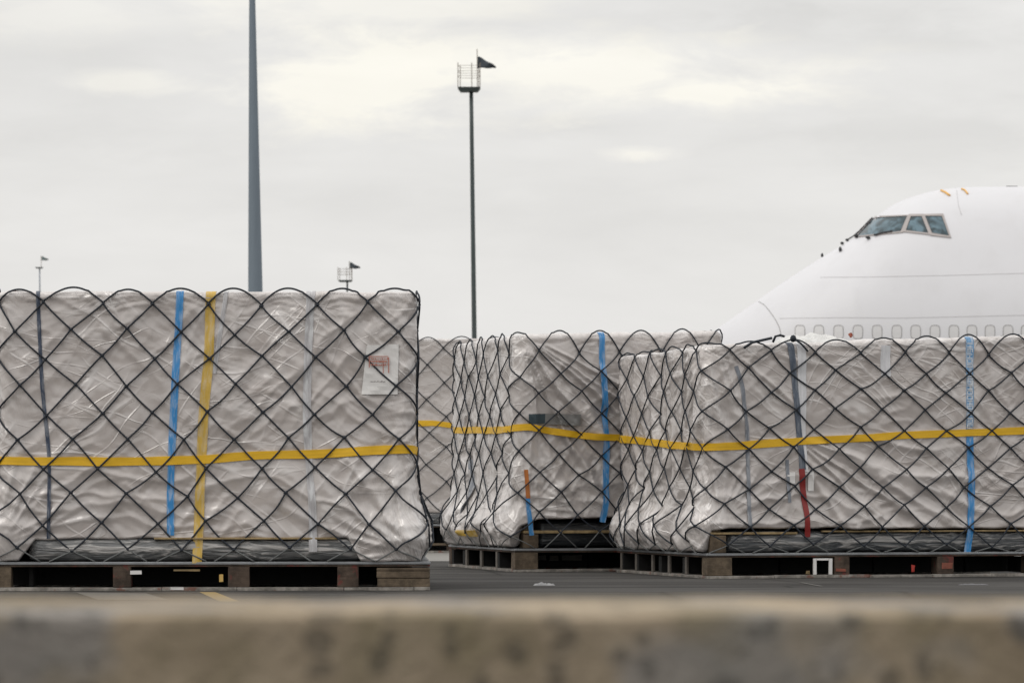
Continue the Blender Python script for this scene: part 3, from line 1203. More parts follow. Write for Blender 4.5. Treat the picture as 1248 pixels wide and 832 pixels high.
def crumple(name, parent, x0, x1, y, z, h, dep, seed, mat, nx=60, ny=14):
    """crumpled loose film lying on top of a load"""
    V = []
    for j in range(ny + 1):
        for i in range(nx + 1):
            a, b_ = i / nx, j / ny
            x = x0 + (x1 - x0) * a
            env_ = (math.sin(math.pi * a) ** 0.5) * (math.sin(math.pi * b_) ** 0.6)
            w = 0.45 + 0.9 * abs(float(perlin(a * (x1 - x0) * 5, b_ * 2, seed))) + 0.22 * float(perlin(a * (x1 - x0) * 14, b_ * 5, seed + 1))
            V.append((x + 0.02 * float(perlin(a * 20, b_ * 6, seed + 2)), y + dep * (b_ - 0.3), z - 0.012 + h * env_ * max(0.1, w)))
    w_ = nx + 1
    Fc = [(j * w_ + i, j * w_ + i + 1, (j + 1) * w_ + i + 1, (j + 1) * w_ + i) for j in range(ny) for i in range(nx)]
    n0 = len(V)
    rim = list(range(w_)) + [j * w_ + nx for j in range(1, ny + 1)] + [ny * w_ + i for i in range(nx - 1, -1, -1)] + [j * w_ for j in range(ny - 1, 0, -1)]
    for k in rim:
        V.append((V[k][0], V[k][1], z - 0.03))
    m = len(rim)
    Fc += [(rim[k], n0 + k, n0 + (k + 1) % m, rim[(k + 1) % m]) for k in range(m)]
    return mesh_obj(name, V, Fc, mat, parent, True)


crumple("loose_film", A.root, A.fu(188), A.fu(232), 0.25, 2.285, 0.075, 0.35, 77, LOOSE)

# --- B: the middle one --------------------------------------------------------
dB = 30.2
B = Unit("B", (630 - 624) / F * dB, dB, 15.6, 2.06, 2.44, 2.245, seed=41, mat=WRAP_B, rc=0.13, rt=0.05,
         bulge=[(-2.44, 0.12), (-0.3, 0.11), (0.0, 0.07), (0.25, 0.02), (2.0, 0.02), (6.5, 0.1)],
         fans=[(0.02, 2.25, 5.5, 0.055, 2.3, 401, -1.35, -0.40), (0.1, 0.6, 3.0, 0.015, 0.8, 411)],
         pleat=(-2.5, 0.0, 0.065, 3.2), soft=1.0, slope=0.06,
         bunch=[(-2.44, 0.85), (-0.1, 0.8), (0.25, 0.35), (0.8, 0.12), (2.0, 0.1), (2.6, 0.6), (6.5, 0.8)],
         zb=[(-2.44, 0.235), (-0.05, 0.24), (0.03, 0.43), (0.20, 0.50), (2.0, 0.53), (2.1, 0.235), (6.5, 0.235)])
B.root_at("cargo_load", "middle wrapped load with fanned folds, a dark band and one plain blue strap", "cargo", GRP)
B.build_wrap(0.0155)
B.base_sheet(0.2, 0.03)
bundle(B, 0.17, 2.0, 0.225, 0.50, 0.05, BUNDLE_B, "black_inner_base", 0.006, 0.9)
mb = MB()
mb.box((0.06, -0.02, 0.365), (1.98, 0.08, 0.392), 0.003)
mb.build("timber_batten", WOODT, B.root)
mb = MB()
mb.box((0.06, -0.01, 0.225), (0.21, 0.16, 0.362), 0.006)
mb.box((0.07, -0.005, 0.395), (0.165, 0.16, 0.52), 0.006)
mb.build("timber_corner_block", WOODL, B.root)
B.strap("strap", [top(B, 733)] + [B.front(*p) for p in ((733, 408), (735, 470), (736, 520), (738, 565), (738, 605), (733, 636))], 0.058, BLU, 0.005, label="plain blue vertical strap")
B.strap("strap", [B.front(*p) for p in ((640, 572), (641, 590), (642, 607))], 0.04, ORG, 0.005, label="short orange end of a strap")
B.strap("strap", [B.front(*p) for p in ((642, 605), (643.5, 628), (646, 652))], 0.042, BLU, 0.006, label="short blue end of a strap")
zy = [B.left(*p) for p in ((556, 524), (570, 524), (598, 524.5), (618, 523))] + [B.front(*p) for p in ((632, 521), (642, 520), (665, 524), (690, 528.5), (725, 533), (760, 533), (840, 532))]
B.strap("strap", zy, 0.064, YEL, 0.010, label="yellow strap round the middle", hug=False)
q = [B.front(*p) for p in ((643, 504.5), (664, 504), (664, 516), (643, 516.5))]
B.patch("dark_tape", q, mat_simple("dark_teal_tape", (0.03, 0.05, 0.06), 0.4, var=0.2), 0.008, 8, 5)
q = [B.front(*p) for p in ((663, 504), (706, 505), (706, 519), (663, 516.5))]
B.patch("smoky_tape", q, mat_simple("smoky_tape", (0.19, 0.19, 0.185), 0.35, var=0.3, scale=12, coat=0.4), 0.006, 16, 5)
B.strap("strap", [B.left(*p) for p in ((574, 560), (576, 600), (575, 640))], 0.12, GREYS, 0.004, label="blurred blue-grey strap on the side")
B.strap("strap", [B.left(*p) for p in ((572, 648), (590, 650), (600, 650))], 0.06, YELV, 0.004, label="short yellow strap end")
B.net(0.412, 2.075, 0.190, 10, B.fu(655), 0.0070)

# --- C: the right one -----------------------------------------------------------
dC = 27.86
C = Unit("C", (864 - 624) / F * dC, dC, 16.4, 3.18, 2.44, 2.03, seed=71, mat=WRAP_C, rc=0.12, rt=0.04,
         bulge=[(-2.44, 0.12), (-0.3, 0.10), (0.0, 0.06), (0.3, 0.02), (3.1, 0.01), (8.0, 0.1)],
         fans=[(0.0, 2.15, 4.0, 0.022, 1.3, 501), (0.75, 1.25, 4.5, 0.034, 2.2, 521, -0.95, -0.12), (0.1, 0.5, 3.0, 0.015, 0.8, 511)],
         pleat=(-2.5, 0.0, 0.065, 3.4), slope=0.14, soft=1.0,
         bunch=[(-2.44, 0.85), (-0.12, 0.8), (0.18, 0.35), (0.5, 0.05), (3.1, 0.0), (4, 0.6), (8.0, 0.8)],
         zb=[(-2.44, 0.235), (-0.05, 0.235), (0.02, 0.42), (0.18, 0.44), (3.0, 0.43), (3.1, 0.235), (8.0, 0.235)])
C.root_at("cargo_load", "right wrapped load with a slate and red strap", "cargo", GRP)
C.build_wrap(0.015)
C.base_sheet(0.2, 0.03)
bundle(C, 0.14, 3.12, 0.225, 0.418, 0.005, BUNDLE_C, "dark_wrapped_bundle", 0.010)
mb = MB()
mb.box((0.0, -0.018, 0.385), (0.82, 0.08, 0.404), 0.003)
mb.box((1.05, -0.018, 0.402), (3.05, 0.02, 0.416), 0.003)
mb.build("timber_batten", WOODT, C.root)
mb = MB()
mb.box((0.01, -0.015, 0.225), (0.155, 0.16, 0.378), 0.006)
mb.box((0.01, -0.010, 0.410), (0.105, 0.16, 0.455), 0.006)
mb.build("timber_corner_block", WOODL, C.root)
C.strap("strap", [top(C, 1181)] + [C.front(*p) for p in ((1181, 416), (1181, 470), (1181.5, 520))], 0.070, BLUW, 0.005, label="upper end of blue strap printed with white letters")
C.strap("strap", [C.front(*p) for p in ((1181.5, 522), (1182, 560), (1183, 600), (1182, 640), (1178, 673))], 0.066, BLU, 0.005, label="plain lower end of blue strap")
C.strap("strap", [top(C, 960)] + [C.front(*p) for p in ((963, 420), (968, 455), (972, 500), (975, 545), (977, 572))], 0.055, SLATE, 0.007, label="slate vertical strap")
C.strap("strap", [C.front(*p) for p in ((977, 571), (979, 600), (982, 630), (983.5, 654))], 0.048, REDS, 0.007, label="red lower end of slate strap")
C.strap("strap", [top(C, 974)] + [C.front(*p) for p in ((977, 430), (978, 480), (978, 540), (980, 575))], 0.070, WHTT, 0.004, label="clear tape beside the slate strap", twist=0.2)
C.strap("strap", [C.front(*p) for p in ((896, 446), (904, 470), (909, 520), (911, 570), (913, 640))], 0.036, GREYS, 0.004, label="grey strap under the film")
C.strap("strap", [C.front(*p) for p in ((960, 560), (961, 585), (962, 612))], 0.030, GREYS, 0.005)
zy = [C.left(*p) for p in ((757.5, 534), (785, 537), (812, 540.5), (845, 544))] + [C.front(*p) for p in ((868, 545), (900, 543.5), (918, 541.5), (980, 537), (1020, 535), (1090, 531), (1180, 527), (1268, 524))]
C.strap("strap", zy, 0.066, YEL, 0.010, label="yellow strap round the middle", hug=False)
C.strap("tape_scrap", [C.front(*p) for p in ((1078, 421), (1077, 440), (1078.5, 459))], 0.085, WHTT, 0.006, label="short white tape scrap near the top")
q = [C.front(*p) for p in ((984, 574), (991, 574), (991, 598), (984.5, 598))]
C.patch("paper_label", q, PAPER, 0.004, 4, 6)
q = [C.front(*p) for p in ((959, 575), (969, 575), (969, 589), (959, 589))]
C.patch("paper_label", q, PAPER, 0.004, 4, 6)
# white lettering on the blue strap, turned on its side as in the photo
mk = []
py = 418.0
while py < 519:
    hh = rsm.uniform(3.2, 4.6)
    kind = rsm.randint(4)
    base = [(1177.6, py, 7.0, 0.9), (1177.6, py + hh, 7.0, 0.9)]
    if kind == 0:
        base.append((1180.5, py, 0.9, hh))
    elif kind == 1:
        base.append((1177.6, py, 0.9, hh))
        base.append((1183.4, py, 0.9, hh))
    elif kind == 2:
        base.append((1183.4, py, 0.9, hh))
        base.append((1177.6, py + hh / 2, 5.0, 0.8))
    else:
        base.append((1177.6, py, 0.9, hh))
    for (a, t, w, h) in base:
        uu0, tt0 = C.front(a, t + h)
        mk.append((uu0, tt0, w / 137.0, h / 137.0))
    py += hh + rsm.uniform(1.6, 2.4)
    if 448 < py < 455:
        py = 458
MKS = MB()
zsplit = C.front(1181, 453)[1]
mk.sort(key=lambda q_: -q_[1])
split_done = False
for (a, t, w, h) in mk:
    if not split_done and t < zsplit:
        MKS.build("white_lettering", INKW, C.root)
        MKS = MB()
        split_done = True
    us = np.array([a, a + w, a + w, a])
    ts = np.array([t, t, t + h, t + h])
    D = np.full(4, np.max(C.disp(us, ts)))
    p, nn = C.P(us, ts, 0.0085, D=D)
    pb, _ = C.P(us, ts, 0.004, D=D)
    MKS.add(np.vstack([p, pb]), [(0, 1, 2, 3), (7, 6, 5, 4), (0, 4, 5, 1), (1, 5, 6, 2), (2, 6, 7, 3), (3, 7, 4, 0)])
MKS.build("white_lettering", INKW, C.root)
C.net(0.412, 1.985, 0.170, 11, C.fu(1100), 0.0070)
H_c = C.H + C.slope * 0.35
crumple("loose_film", C.root, C.fu(962), C.fu(1056), 0.30, H_c + 0.0, 0.125, 0.4, 177, LOOSE, 110, 16)
# slack rope end lying on the top edge
mb = MB()
tp = []
for px, py in ((905, 424), (915, 417.5), (930, 414), (939, 412)):
    u_, z_ = C.front(px, py)
    tp.append((u_, -0.035, z_))
mb.tube(np.array(tp), 0.012, 6)
tp = []
for px, py in ((941, 417), (944, 410), (950, 408.5), (955, 410)):
    u_, z_ = C.front(px, py)
    tp.append((u_, -0.02, z_))
mb.tube(np.array(tp), 0.012, 6)
u_, z_ = C.front(966, 412.5)
mb.ball((u_, -0.02, z_), (0.03, 0.025, 0.028), 8, 5, None, 0.25)
u2, z2 = C.front(983, 428)
mb.tube(np.array([(u_, -0.03, z_), ((u_ + u2) / 2, -0.035, (z_ + z2) / 2 + 0.01), (u2, -0.03, z2)]), 0.010, 6)
mb.build("rope_end", CORD, C.root, True)
u_, z_ = C.front(1050, 406.5)
mb = MB()
mb.ball((u_, 0.25, z_), (0.022, 0.02, 0.020), 7, 5, None, 0.3)
mb.build("rust_red_scrap", mat_simple("rust_red", (0.25, 0.06, 0.03), 0.6), C.root)

# --- D: the one behind ------------------------------------------------------------
dD = 39.8
D_ = Unit("D", (446 - 624) / F * dD, dD, 1.5, 3.18, 2.44, 2.665, seed=97, mat=WRAP_D, rc=0.08, rt=0.03,
          bulge=[(-2.44, 0.05), (0, 0.03), (0.3, 0.0), (3.0, 0.0), (8, 0.05)], soft=0.5,
          bunch=[(-2.44, 0.4), (0.2, 0.0), (3.0, 0.0), (8, 0.3)],
          zb=[(-2.44, 0.36), (0.2, 0.5), (3.0, 0.5), (8, 0.36)])
D_.root_at("cargo_load", "rear wrapped load half hidden in the gap behind the left and middle loads", "cargo", GRP)
D_.build_wrap(0.022)
mb = MB()
mb.box((-0.03, -0.03, 0.335), (3.21, 2.47, 0.357), 0.004)
mb.build("aluminium_base_sheet", ALU, D_.root)
bundle(D_, 0.05, 3.12, 0.36, 0.53, 0.0, BUNDLE_C, "dark_wrapped_bundle", 0.01)
D_.strap("strap", [(-1.0, 1.60), (0.05, 1.60)] + [D_.front(*p) for p in ((480, 516), (505, 515.5), (530, 516), (545, 518), (560, 520), (640, 522))], 0.07, YEL, 0.010, label="yellow strap round the middle", hug=False)
D_.net(0.412, 2.53, 0.205, 11, D_.fu(501), 0.0066, zend=0.36)


# ------------------------------------------------------------------ skids
def skid(unit, label, posts_front, posts_side, planks=None, h=0.2, ov=0.03, wood=WOODD, voids=True, z0=0.0, ox=None):
    ox = ox or ov
    root = thing("wooden_skid", label, "skid", (unit.X0, unit.d0, 0), unit.th, GRP2)
    W, L = unit.W, unit.L
    mb = MB()
    x = -ox
    rs = random.Random(unit.seed)
    while x < W + ox - 0.05:
        w = rs.uniform(0.5, 0.9)
        x1 = min(W + ox, x + w)
        mb.box((x, -ov - rs.uniform(0, 0.004), z0), (x1 - 0.004, 0.12, z0 + 0.026 + rs.uniform(-0.002, 0.002)), 0.003, 0.0015)
        x = x1
    mb.box((-ox, L / 2 - 0.06, z0), (W + ox, L / 2 + 0.06, z0 + 0.024))
    mb.box((-ox, L - 0.12, z0), (W + ox, L + ov, z0 + 0.024))
    mb.build("bottom_board", WOODB, root)
    mb = MB()
    y = 0.125
    while y < L - 0.2:
        mb.box((-ox - 0.002, y, z0 + 0.0), (0.09, min(y + 0.6, L - 0.125) - 0.005, z0 + 0.025), 0.003)
        y += 0.6
    mb.build("side_bottom_board", WOODB, root)
    mb = MB()
    mb.box((-ox + 0.004, -ov + 0.006, h - 0.016), (W + ox - 0.004, L + ov, h - 0.002), 0.003)
    mb.build("top_deck", wood, root)
    for (x0, x1, m) in posts_front:
        mb = MB()
        mb.box((x0, -ov + 0.004, z0 + 0.0275), (x1, 0.11, h - 0.0175), 0.004, 0.001)
        mb.build("block", m, root)
    for (y0, y1, m) in posts_side:
        mb = MB()
        mb.box((-ox + 0.004, y0, z0 + 0.0275), (-ox + 0.026, y1, h - 0.0175), 0.003)
        mb.build("side_post", m, root)
    # boards added inside to stop light, so the voids read black
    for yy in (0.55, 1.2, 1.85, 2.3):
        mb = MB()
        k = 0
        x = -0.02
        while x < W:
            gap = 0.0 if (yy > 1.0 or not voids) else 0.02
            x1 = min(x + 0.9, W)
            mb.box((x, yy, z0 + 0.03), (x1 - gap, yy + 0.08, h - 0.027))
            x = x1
        mb.build("inner_light_stop", DARKIN, root)
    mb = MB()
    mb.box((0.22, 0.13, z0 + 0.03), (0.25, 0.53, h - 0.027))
    mb.build("inner_light_stop", DARKIN, root)
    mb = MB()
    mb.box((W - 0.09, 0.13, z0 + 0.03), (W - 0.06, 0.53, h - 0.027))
    mb.build("inner_light_stop", DARKIN, root)
    return root


fa = A.fu
sA = skid(A, "skid under the largest left load with stacked planks at its right corner",
          [(-0.12, fa(14), WOODL), (fa(138), fa(160), WOODD), (fa(278), fa(304), WOODD), (fa(411), fa(437), WOODD)], [(2.2, 2.4, WOODD), (1.1, 1.2, WOODD)], ox=0.125)
for k, (x0, x1, z0, z1) in enumerate(((459, 525, 0.152, 0.1735), (459, 526, 0.096, 0.150), (460, 524, 0.0275, 0.094))):
    mb = MB()
    mb.box((fa(x0), -0.034 + 0.003 * k, z0), (min(fa(x1), 3.29), 0.3, z1), 0.004, 0.001)
    mb.build("plank", WOODL, sA)
for (px, py, w, h, m) in ((166, 697, 0.085, 0.03, PAPER), (270, 704, 0.03, 0.055, mat_simple("yellow_scrap", (0.5, 0.33, 0.10), 0.6)), (216, 716.5, 0.10, 0.02, PAPER), (228, 694.5, 0.2, 0.014, WOODT)):
    u_, z_ = A.front(px, py)
    mb = MB()
    mb.box((u_ - w / 2, -0.036, z_ - h / 2), (u_ + w / 2, -0.031, z_ + h / 2), 0.0, 0.002)
    mb.build("torn_scrap", m, sA)

tt = [(-C.left(p, 690)[0]) for p in (628, 608, 589, 571, 553)]
tb = [(-B.left(p, 690)[0]) for p in (628, 608, 589, 571, 555)]
sB = skid(B, "skid under the middle load, its slotted side facing the left load", [(-0.026, 0.20, WOODL), (1.1, 1.25, WOODD), (2.2, 2.4, WOODD)],
          [(max(0.13, y - 0.03), y + 0.03, STEELD) for y in tb[1:-1]] + [(2.36, 2.46, WOODD)])
for (p0, p1) in ((664, 682), (687, 697), (702, 726)):  # pale strips stand for light showing through under the load
    mb = MB()
    a, z_ = B.front(p0, 686)
    b2, _ = B.front(p1, 686)
    mb.box((a, 0.46, 0.10), (b2, 0.47, 0.145), 0.0, 0.006)
    mb.build("through_light_strip", WPAINT, sB)
tcx = [(-C.left(p, 695)[0]) for p in (839, 818, 798, 778, 760)]
fc = C.fu
sC = skid(C, "skid under the right load with a white open frame tucked in its front", [(-0.026, fc(891), WOODL), (fc(1016), fc(1034), WOODD), (fc(1141), fc(1161), WOODD), (3.02, 3.205, WOODD)],
          [(y - 0.025, y + 0.025, STEELD) for y in tcx])
mb = MB()
x0, x1 = fc(990), fc(1013)
mb.box((x0, -0.030, 0.03), (x0 + 0.030, -0.012, 0.172), 0.002, 0.001)
mb.box((x1 - 0.032, -0.030, 0.03), (x1, -0.012, 0.172), 0.002, 0.001)
mb.box((x0 + 0.031, -0.030, 0.155), (x1 - 0.033, -0.012, 0.172), 0.002, 0.001)
mb.build("white_frame", PAPER, sC)
RED = mat_simple("red_plastic", (0.35, 0.03, 0.02), 0.5, var=0.4)
for (px, py, w, h, m) in ((1111, 692, 0.03, 0.06, RED), (1153, 689, 0.10, 0.05, mat_simple("rusty_tag", (0.22, 0.07, 0.045), 0.7, var=0.5, scale=30)), (983, 697, 0.03, 0.03, WOODT), (1023, 694, 0.09, 0.022, mat_simple("rust_paint", (0.18, 0.05, 0.03), 0.8))):
    u_, z_ = C.front(px, py)
    mb = MB()
    mb.box((u_ - w / 2, -0.032, z_ - h / 2), (u_ + w / 2, -0.0275, z_ + h / 2), 0.0, 0.004)
    mb.build("small_tag", m, sC)
sD = skid(D_, "skid under the rear load half hidden in the gap between loads", [(0.0, 0.15, WOODL), (1.0, 1.12, WOODD), (2.1, 2.22, WOODD), (3.0, 3.18, WOODL)], [(1.1, 1.2, WOODD)], h=0.335, ov=0.03)
mb = MB()
mb.box((-0.028, -0.036, 0.092), (3.208, 0.02, 0.12), 0.003)
mb.build("front_rail", WOODL, sD)


# ------------------------------------------------------------------ debris on the asphalt
def scrap(name, px, py, w, h, mat, seed, label, cat):
    x, y = gpt(px, py)
    V = []
    nx, ny = 16, 8
    for j in range(ny + 1):
        for i in range(nx + 1):
            a, b_ = i / nx - 0.5, j / ny - 0.5
            z = h * (0.4 + abs(float(perlin(a * 6, b_ * 4, seed))) * 2.0) * max(0, 1 - (2 * a) ** 2) ** 0.4 * max(0, 1 - (2 * b_) ** 4)
            V.append((a * w + 0.012 * float(perlin(a * 9, b_ * 7, seed + 1)), b_ * w * 0.6 + a * 0.03, 0.002 + z))
    n0 = len(V)
    W_ = nx + 1
    Fc = [(j * W_ + i, j * W_ + i + 1, (j + 1) * W_ + i + 1, (j + 1) * W_ + i) for j in range(ny) for i in range(nx)]
    for v in list(V):
        V.append((v[0], v[1], 0.001))
    Fc += [tuple(n0 + k for k in f[::-1]) for f in Fc[:nx * ny]]
    o = mesh_obj(name, V, Fc, mat, None, False)
    o.location = (x, y, 0)
    tag(o, label, cat)
    return o


scrap("crumpled_foil", 663, 713, 0.17, 0.016, mat_simple("foil", (0.26, 0.26, 0.26), 0.3, metal=0.5, var=0.4, scale=30), 5, "crumpled silvery scrap lying on the asphalt before the middle load", "litter")
scrap("flat_scrap", 1186, 712.5, 0.24, 0.006, mat_simple("dark_scrap", (0.10, 0.10, 0.105), 0.5, var=0.4, scale=20), 9, "thin dark sliver lying on the asphalt before the right load", "litter")


# ------------------------------------------------------------------ barrier in front
def barrier():
    zt = CH - 0.1123
    mb = MB()
    y0, y1 = 3.0, 3.43
    prof = [(y0 - 0.10, 0.0), (y0 - 0.10, 0.10), (y0 - 0.02, 0.30), (y0, zt - 0.012), (y0 + 0.003, zt - 0.004), (y0 + 0.012, zt), (y1 - 0.012, zt), (y1 - 0.003, zt - 0.004), (y1, zt - 0.012), (y1 + 0.02, 0.30), (y1 + 0.10, 0.10), (y1 + 0.10, 0.0)]
    nx = 120
    V = []
    xs = np.linspace(-3.0, 3.0, nx + 1)
    for x in xs:
        for (y, z) in prof:
            V.append((x, y + 0.004 * float(perlin(x * 6, z * 5, 9)), z + (0.003 * float(perlin(x * 7, y * 5, 19)) if z > 0.5 else 0)))
    m = len(prof)
    Fc = []
    for i in range(nx):
        for k in range(m - 1):
            Fc.append((i * m + k, (i + 1) * m + k, (i + 1) * m + k + 1, i * m + k + 1))
    Fc.append(tuple(range(m))[::-1])
    Fc.append(tuple(nx * m + k for k in range(m)))
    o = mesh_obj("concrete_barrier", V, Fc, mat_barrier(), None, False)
    o.data.materials.append(mat_barrier("barrier_shaded_face", 0.68))  # same concrete, colour darkened to put shade on the upright faces
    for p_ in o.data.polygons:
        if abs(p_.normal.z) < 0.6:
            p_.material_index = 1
    return tag(o, "low brown stained concrete barrier running across the blurred foreground", "barrier")


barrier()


# ------------------------------------------------------------------ masts
def wpt(px, py, d):
    return np.array([(px - 624) / F * d, d, CH + (HZ - py) / F * d])


MASTM = mat_simple("mast_galvanised", (0.15, 0.185, 0.22), 0.55, metal=0.2, var=0.2, scale=0.6, bump=0.1, stretch=(4, 4, 0.4))
MASTD = mat_simple("mast_dark", (0.045, 0.06, 0.06), 0.6, var=0.3, scale=2)
MASTL = mat_simple("mast_hazed", (0.22, 0.25, 0.29), 0.6, var=0.2, scale=2)  # air haze put into the colour of the farthest mast
FLAGM = mat_simple("flag_cloth", (0.035, 0.045, 0.055), 0.8, var=0.6, scale=5)
FLAGG = mat_simple("flag_cloth_grey", (0.13, 0.16, 0.16), 0.8, var=0.4, scale=5)
RAILM = mat_simple("rail_metal", (0.20, 0.17, 0.14), 0.6, var=0.3, scale=5)
GM = "tall lighting masts beyond the loads"

# big plain pole
d = 120.0
b0 = wpt(311.2, 350, d)
t0 = wpt(307.4, 0, d)
dr = (b0 - t0) / (b0[2] - t0[2])
zB, zT = 0.0, 27.0
pb_, pt_ = b0 - dr * (b0[2] - zB), b0 + dr * (zT - b0[2])
rB = lambda z: np.interp(z, [0, b0[2], t0[2], 27], [0.33, 17.6 / 2 / F * d, 7.6 / 2 / F * d, 0.06])
r0 = thing("lighting_mast", "thick grey tapering pole rising out of the picture above the left load", "mast", tuple(pb_), 0, GM)
mb = MB()
zs = np.linspace(0, 27, 28)
mb.tube(np.array([dr * z for z in zs]), [float(rB(z)) for z in zs], 24)
mb.build("pole", MASTM, r0, True)
mb = MB()
mb.box((-0.5, -0.5, 0), (0.5, 0.5, 0.05), 0.01)
mb.build("base_plate", MASTM, r0)


def cage_mast(label, d, x_b, y_b, x_t, y_plat, x0, x1, y_rail, wpole, fx0, fy0, ftip, fy1, ytop, pm, rails=True, flagm=FLAGM, slab=4.5, rw=0.02):
    s_ = F / d
    P0 = wpt(x_b, y_b, d)
    P1 = wpt(x_t, y_plat, d)
    dr = (P1 - P0) / (P1[2] - P0[2])
    base = P0 - dr * P0[2]
    root = thing("flag_mast", label, "mast", tuple(base), 0, GM)
    L_ = lambda px, py, dy=0.0: tuple(wpt(px, py, d) - base + np.array([0, dy, 0]))
    mb = MB()
    H = P1[2]
    mb.tube(np.array([dr * z for z in np.linspace(0, H, 12)]), list(np.linspace(wpole * 0.62 / s_, wpole * 0.42 / s_, 12)), 14)
    mb.build("pole", pm, root, True)
    w = (x1 - x0) / s_
    dp = w * 0.9
    mb = MB()
    zt = L_(0, y_plat - slab)[2]
    zb_ = L_(0, y_plat)[2]
    xl, xr = L_(x0, 0)[0], L_(x1, 0)[0]
    cx = (xl + xr) / 2
    V = []
    for (sx, sy, z) in [(-.5, -.5, zt), (.5, -.5, zt), (.5, .5, zt), (-.5, .5, zt)]:
        V.append((cx + sx * w, sy * dp, z))
    for (sx, sy, z) in [(-.38, -.38, zb_), (.38, -.38, zb_), (.38, .38, zb_), (-.38, .38, zb_)]:
        V.append((cx + sx * w, sy * dp, z))
    mb.add(V, [(0, 1, 2, 3), (7, 6, 5, 4), (0, 4, 5, 1), (1, 5, 6, 2), (2, 6, 7, 3), (3, 7, 4, 0)])
    mb.build("platform", MASTD, root)
    if rails:
        mb = MB()
        zr = L_(0, y_rail)[2]
        h = zr - zt
        pr = rw
        cs = [(-.49, -.47), (-.40, .47), (.12, -.47), (.49, -.47), (.42, .47)]
        for sx, sy in cs:
            mb.tube(np.array([(cx + sx * w, sy * dp, zt), (cx + sx * w, sy * dp, zr)]), pr * 1.3, 6)
        for f in (0.46, 0.66, 0.88):
            z = zt + h * f
            cc = [(-.49, -.47), (.49, -.47), (.42, .47), (-.40, .47), (-.49, -.47)]
            for a, b_ in zip(cc[:-1], cc[1:]):
                mb.tube(np.array([(cx + a[0] * w, a[1] * dp, z), (cx + b_[0] * w, b_[1] * dp, z)]), pr * 0.7, 6)
        mb.build("railing", RAILM, root)
    mb = MB()
    a = L_(fx0 - 0.5, y_plat - slab)
    b_ = L_(fx0 - 0.8, ytop)
    mb.tube(np.array([(a[0], 0, a[2]), (b_[0], 0, b_[2])]), rw * 1.3, 6)
    mb.build("flagstaff", RAILM, root)
    # waving triangular-ish flag
    nx, ny = 14, 8
    V = []
    X0_, Z0_ = L_(fx0, fy0)[0], L_(fx0, fy0)[2]
    X1_, Zt_ = L_(ftip, 0)[0], L_(0, fy1)[2]
    Zb_ = L_(0, fy1 + 1.5)[2]
    fl = X1_ - X0_
    for j in range(ny + 1):
        for i in range(nx + 1):
            a = i / nx
            b2 = j / ny
            ztop = Z0_ + (Zt_ - Z0_) * (a ** 1.25)
            zbot = Zb_ + (Zt_ - Zb_) * 0.35 * a
            z = ztop * (1 - b2) + zbot * b2
            y = 0.16 * fl * math.sin(a * 7 + b2 * 2.0) * a ** 0.5 * 1.2
            V.append((X0_ + fl * a, y, z + 0.03 * fl * math.sin(a * 9)))
    W_ = nx + 1
    Fc = [(j * W_ + i, (j + 1) * W_ + i, (j + 1) * W_ + i + 1, j * W_ + i + 1) for j in range(ny) for i in range(nx)]
    f_ = mesh_obj("flag", V, Fc, flagm, root, True)
    so = f_.modifiers.new("cloth_thickness", 'SOLIDIFY')
    so.thickness = 0.02
    return root


cage_mast("tall thin mast near the centre with railed platform and dark flag on top", 217.0, 578, 408, 574.3, 112, 558, 585.5, 78, 5.6, 582.3, 69, 604.5, 82, 60, MASTD)
cage_mast("short looking mast behind the left load with small railed platform and dark flag", 325.0, 423.2, 352, 423.2, 343.5, 412, 429.5, 326, 2.6, 426.5, 319.5, 439, 326, 318, MASTD, slab=1.8, rw=0.022)
cage_mast("faint pale mast at the far left with a tiny grey flag", 480.0, 48.5, 352, 48.3, 327, 43.2, 52.4, 327, 1.9, 50.8, 312.2, 58.8, 316, 312, MASTL, rails=False, flagm=FLAGG, slab=1.3, rw=0.03)


# ------------------------------------------------------------------ airliner
YC = 90.0
sP = F / YC
X_ = lambda px: (px - 624) / sP
Z_ = lambda py: CH + (HZ - py) / sP
topP = [(822, 470), (823.5, 457), (829, 444), (838, 431), (852, 418), (869, 404.5), (890, 389.5), (911, 375), (932, 360), (953, 345.5), (975, 331), (997, 317), (1020, 303), (1042, 288.5),
        (1054, 276.5), (1064, 267), (1078, 256.5), (1090, 249.5), (1102, 244), (1115, 239.5), (1127, 236), (1149, 231.8), (1168, 229.8), (1186, 229), (1248, 228.5), (2600, 228.5)]
botP = [(822, 470), (823.5, 480), (829, 491), (842, 505), (870, 525), (930, 549), (1010, 564), (1100, 570), (2600, 570)]
tx, tz = np.array([X_(p[0]) for p in topP]), np.array([Z_(p[1]) for p in topP])
bx, bz = np.array([X_(p[0]) for p in botP]), np.array([Z_(p[1]) for p in botP])


def cubic(xs, ys):
    m = np.zeros(len(xs))
    dl = np.diff(ys) / np.diff(xs)
    m[1:-1] = np.where(dl[1:] * dl[:-1] > 0, 2 * dl[1:] * dl[:-1] / (dl[1:] + dl[:-1] + 1e-12), 0)
    m[0], m[-1] = dl[0], dl[-1]

    def f(x):
        i = np.clip(np.searchsorted(xs, x) - 1, 0, len(xs) - 2)
        h = xs[i + 1] - xs[i]
        t = (x - xs[i]) / h
        return ys[i] * (1 + 2 * t) * (1 - t) ** 2 + m[i] * h * t * (1 - t) ** 2 + ys[i + 1] * t * t * (3 - 2 * t) + m[i + 1] * h * t * t * (t - 1)
    return f


ztf, zbf = cubic(tx, tz), cubic(bx, bz)
XN = X_(822)


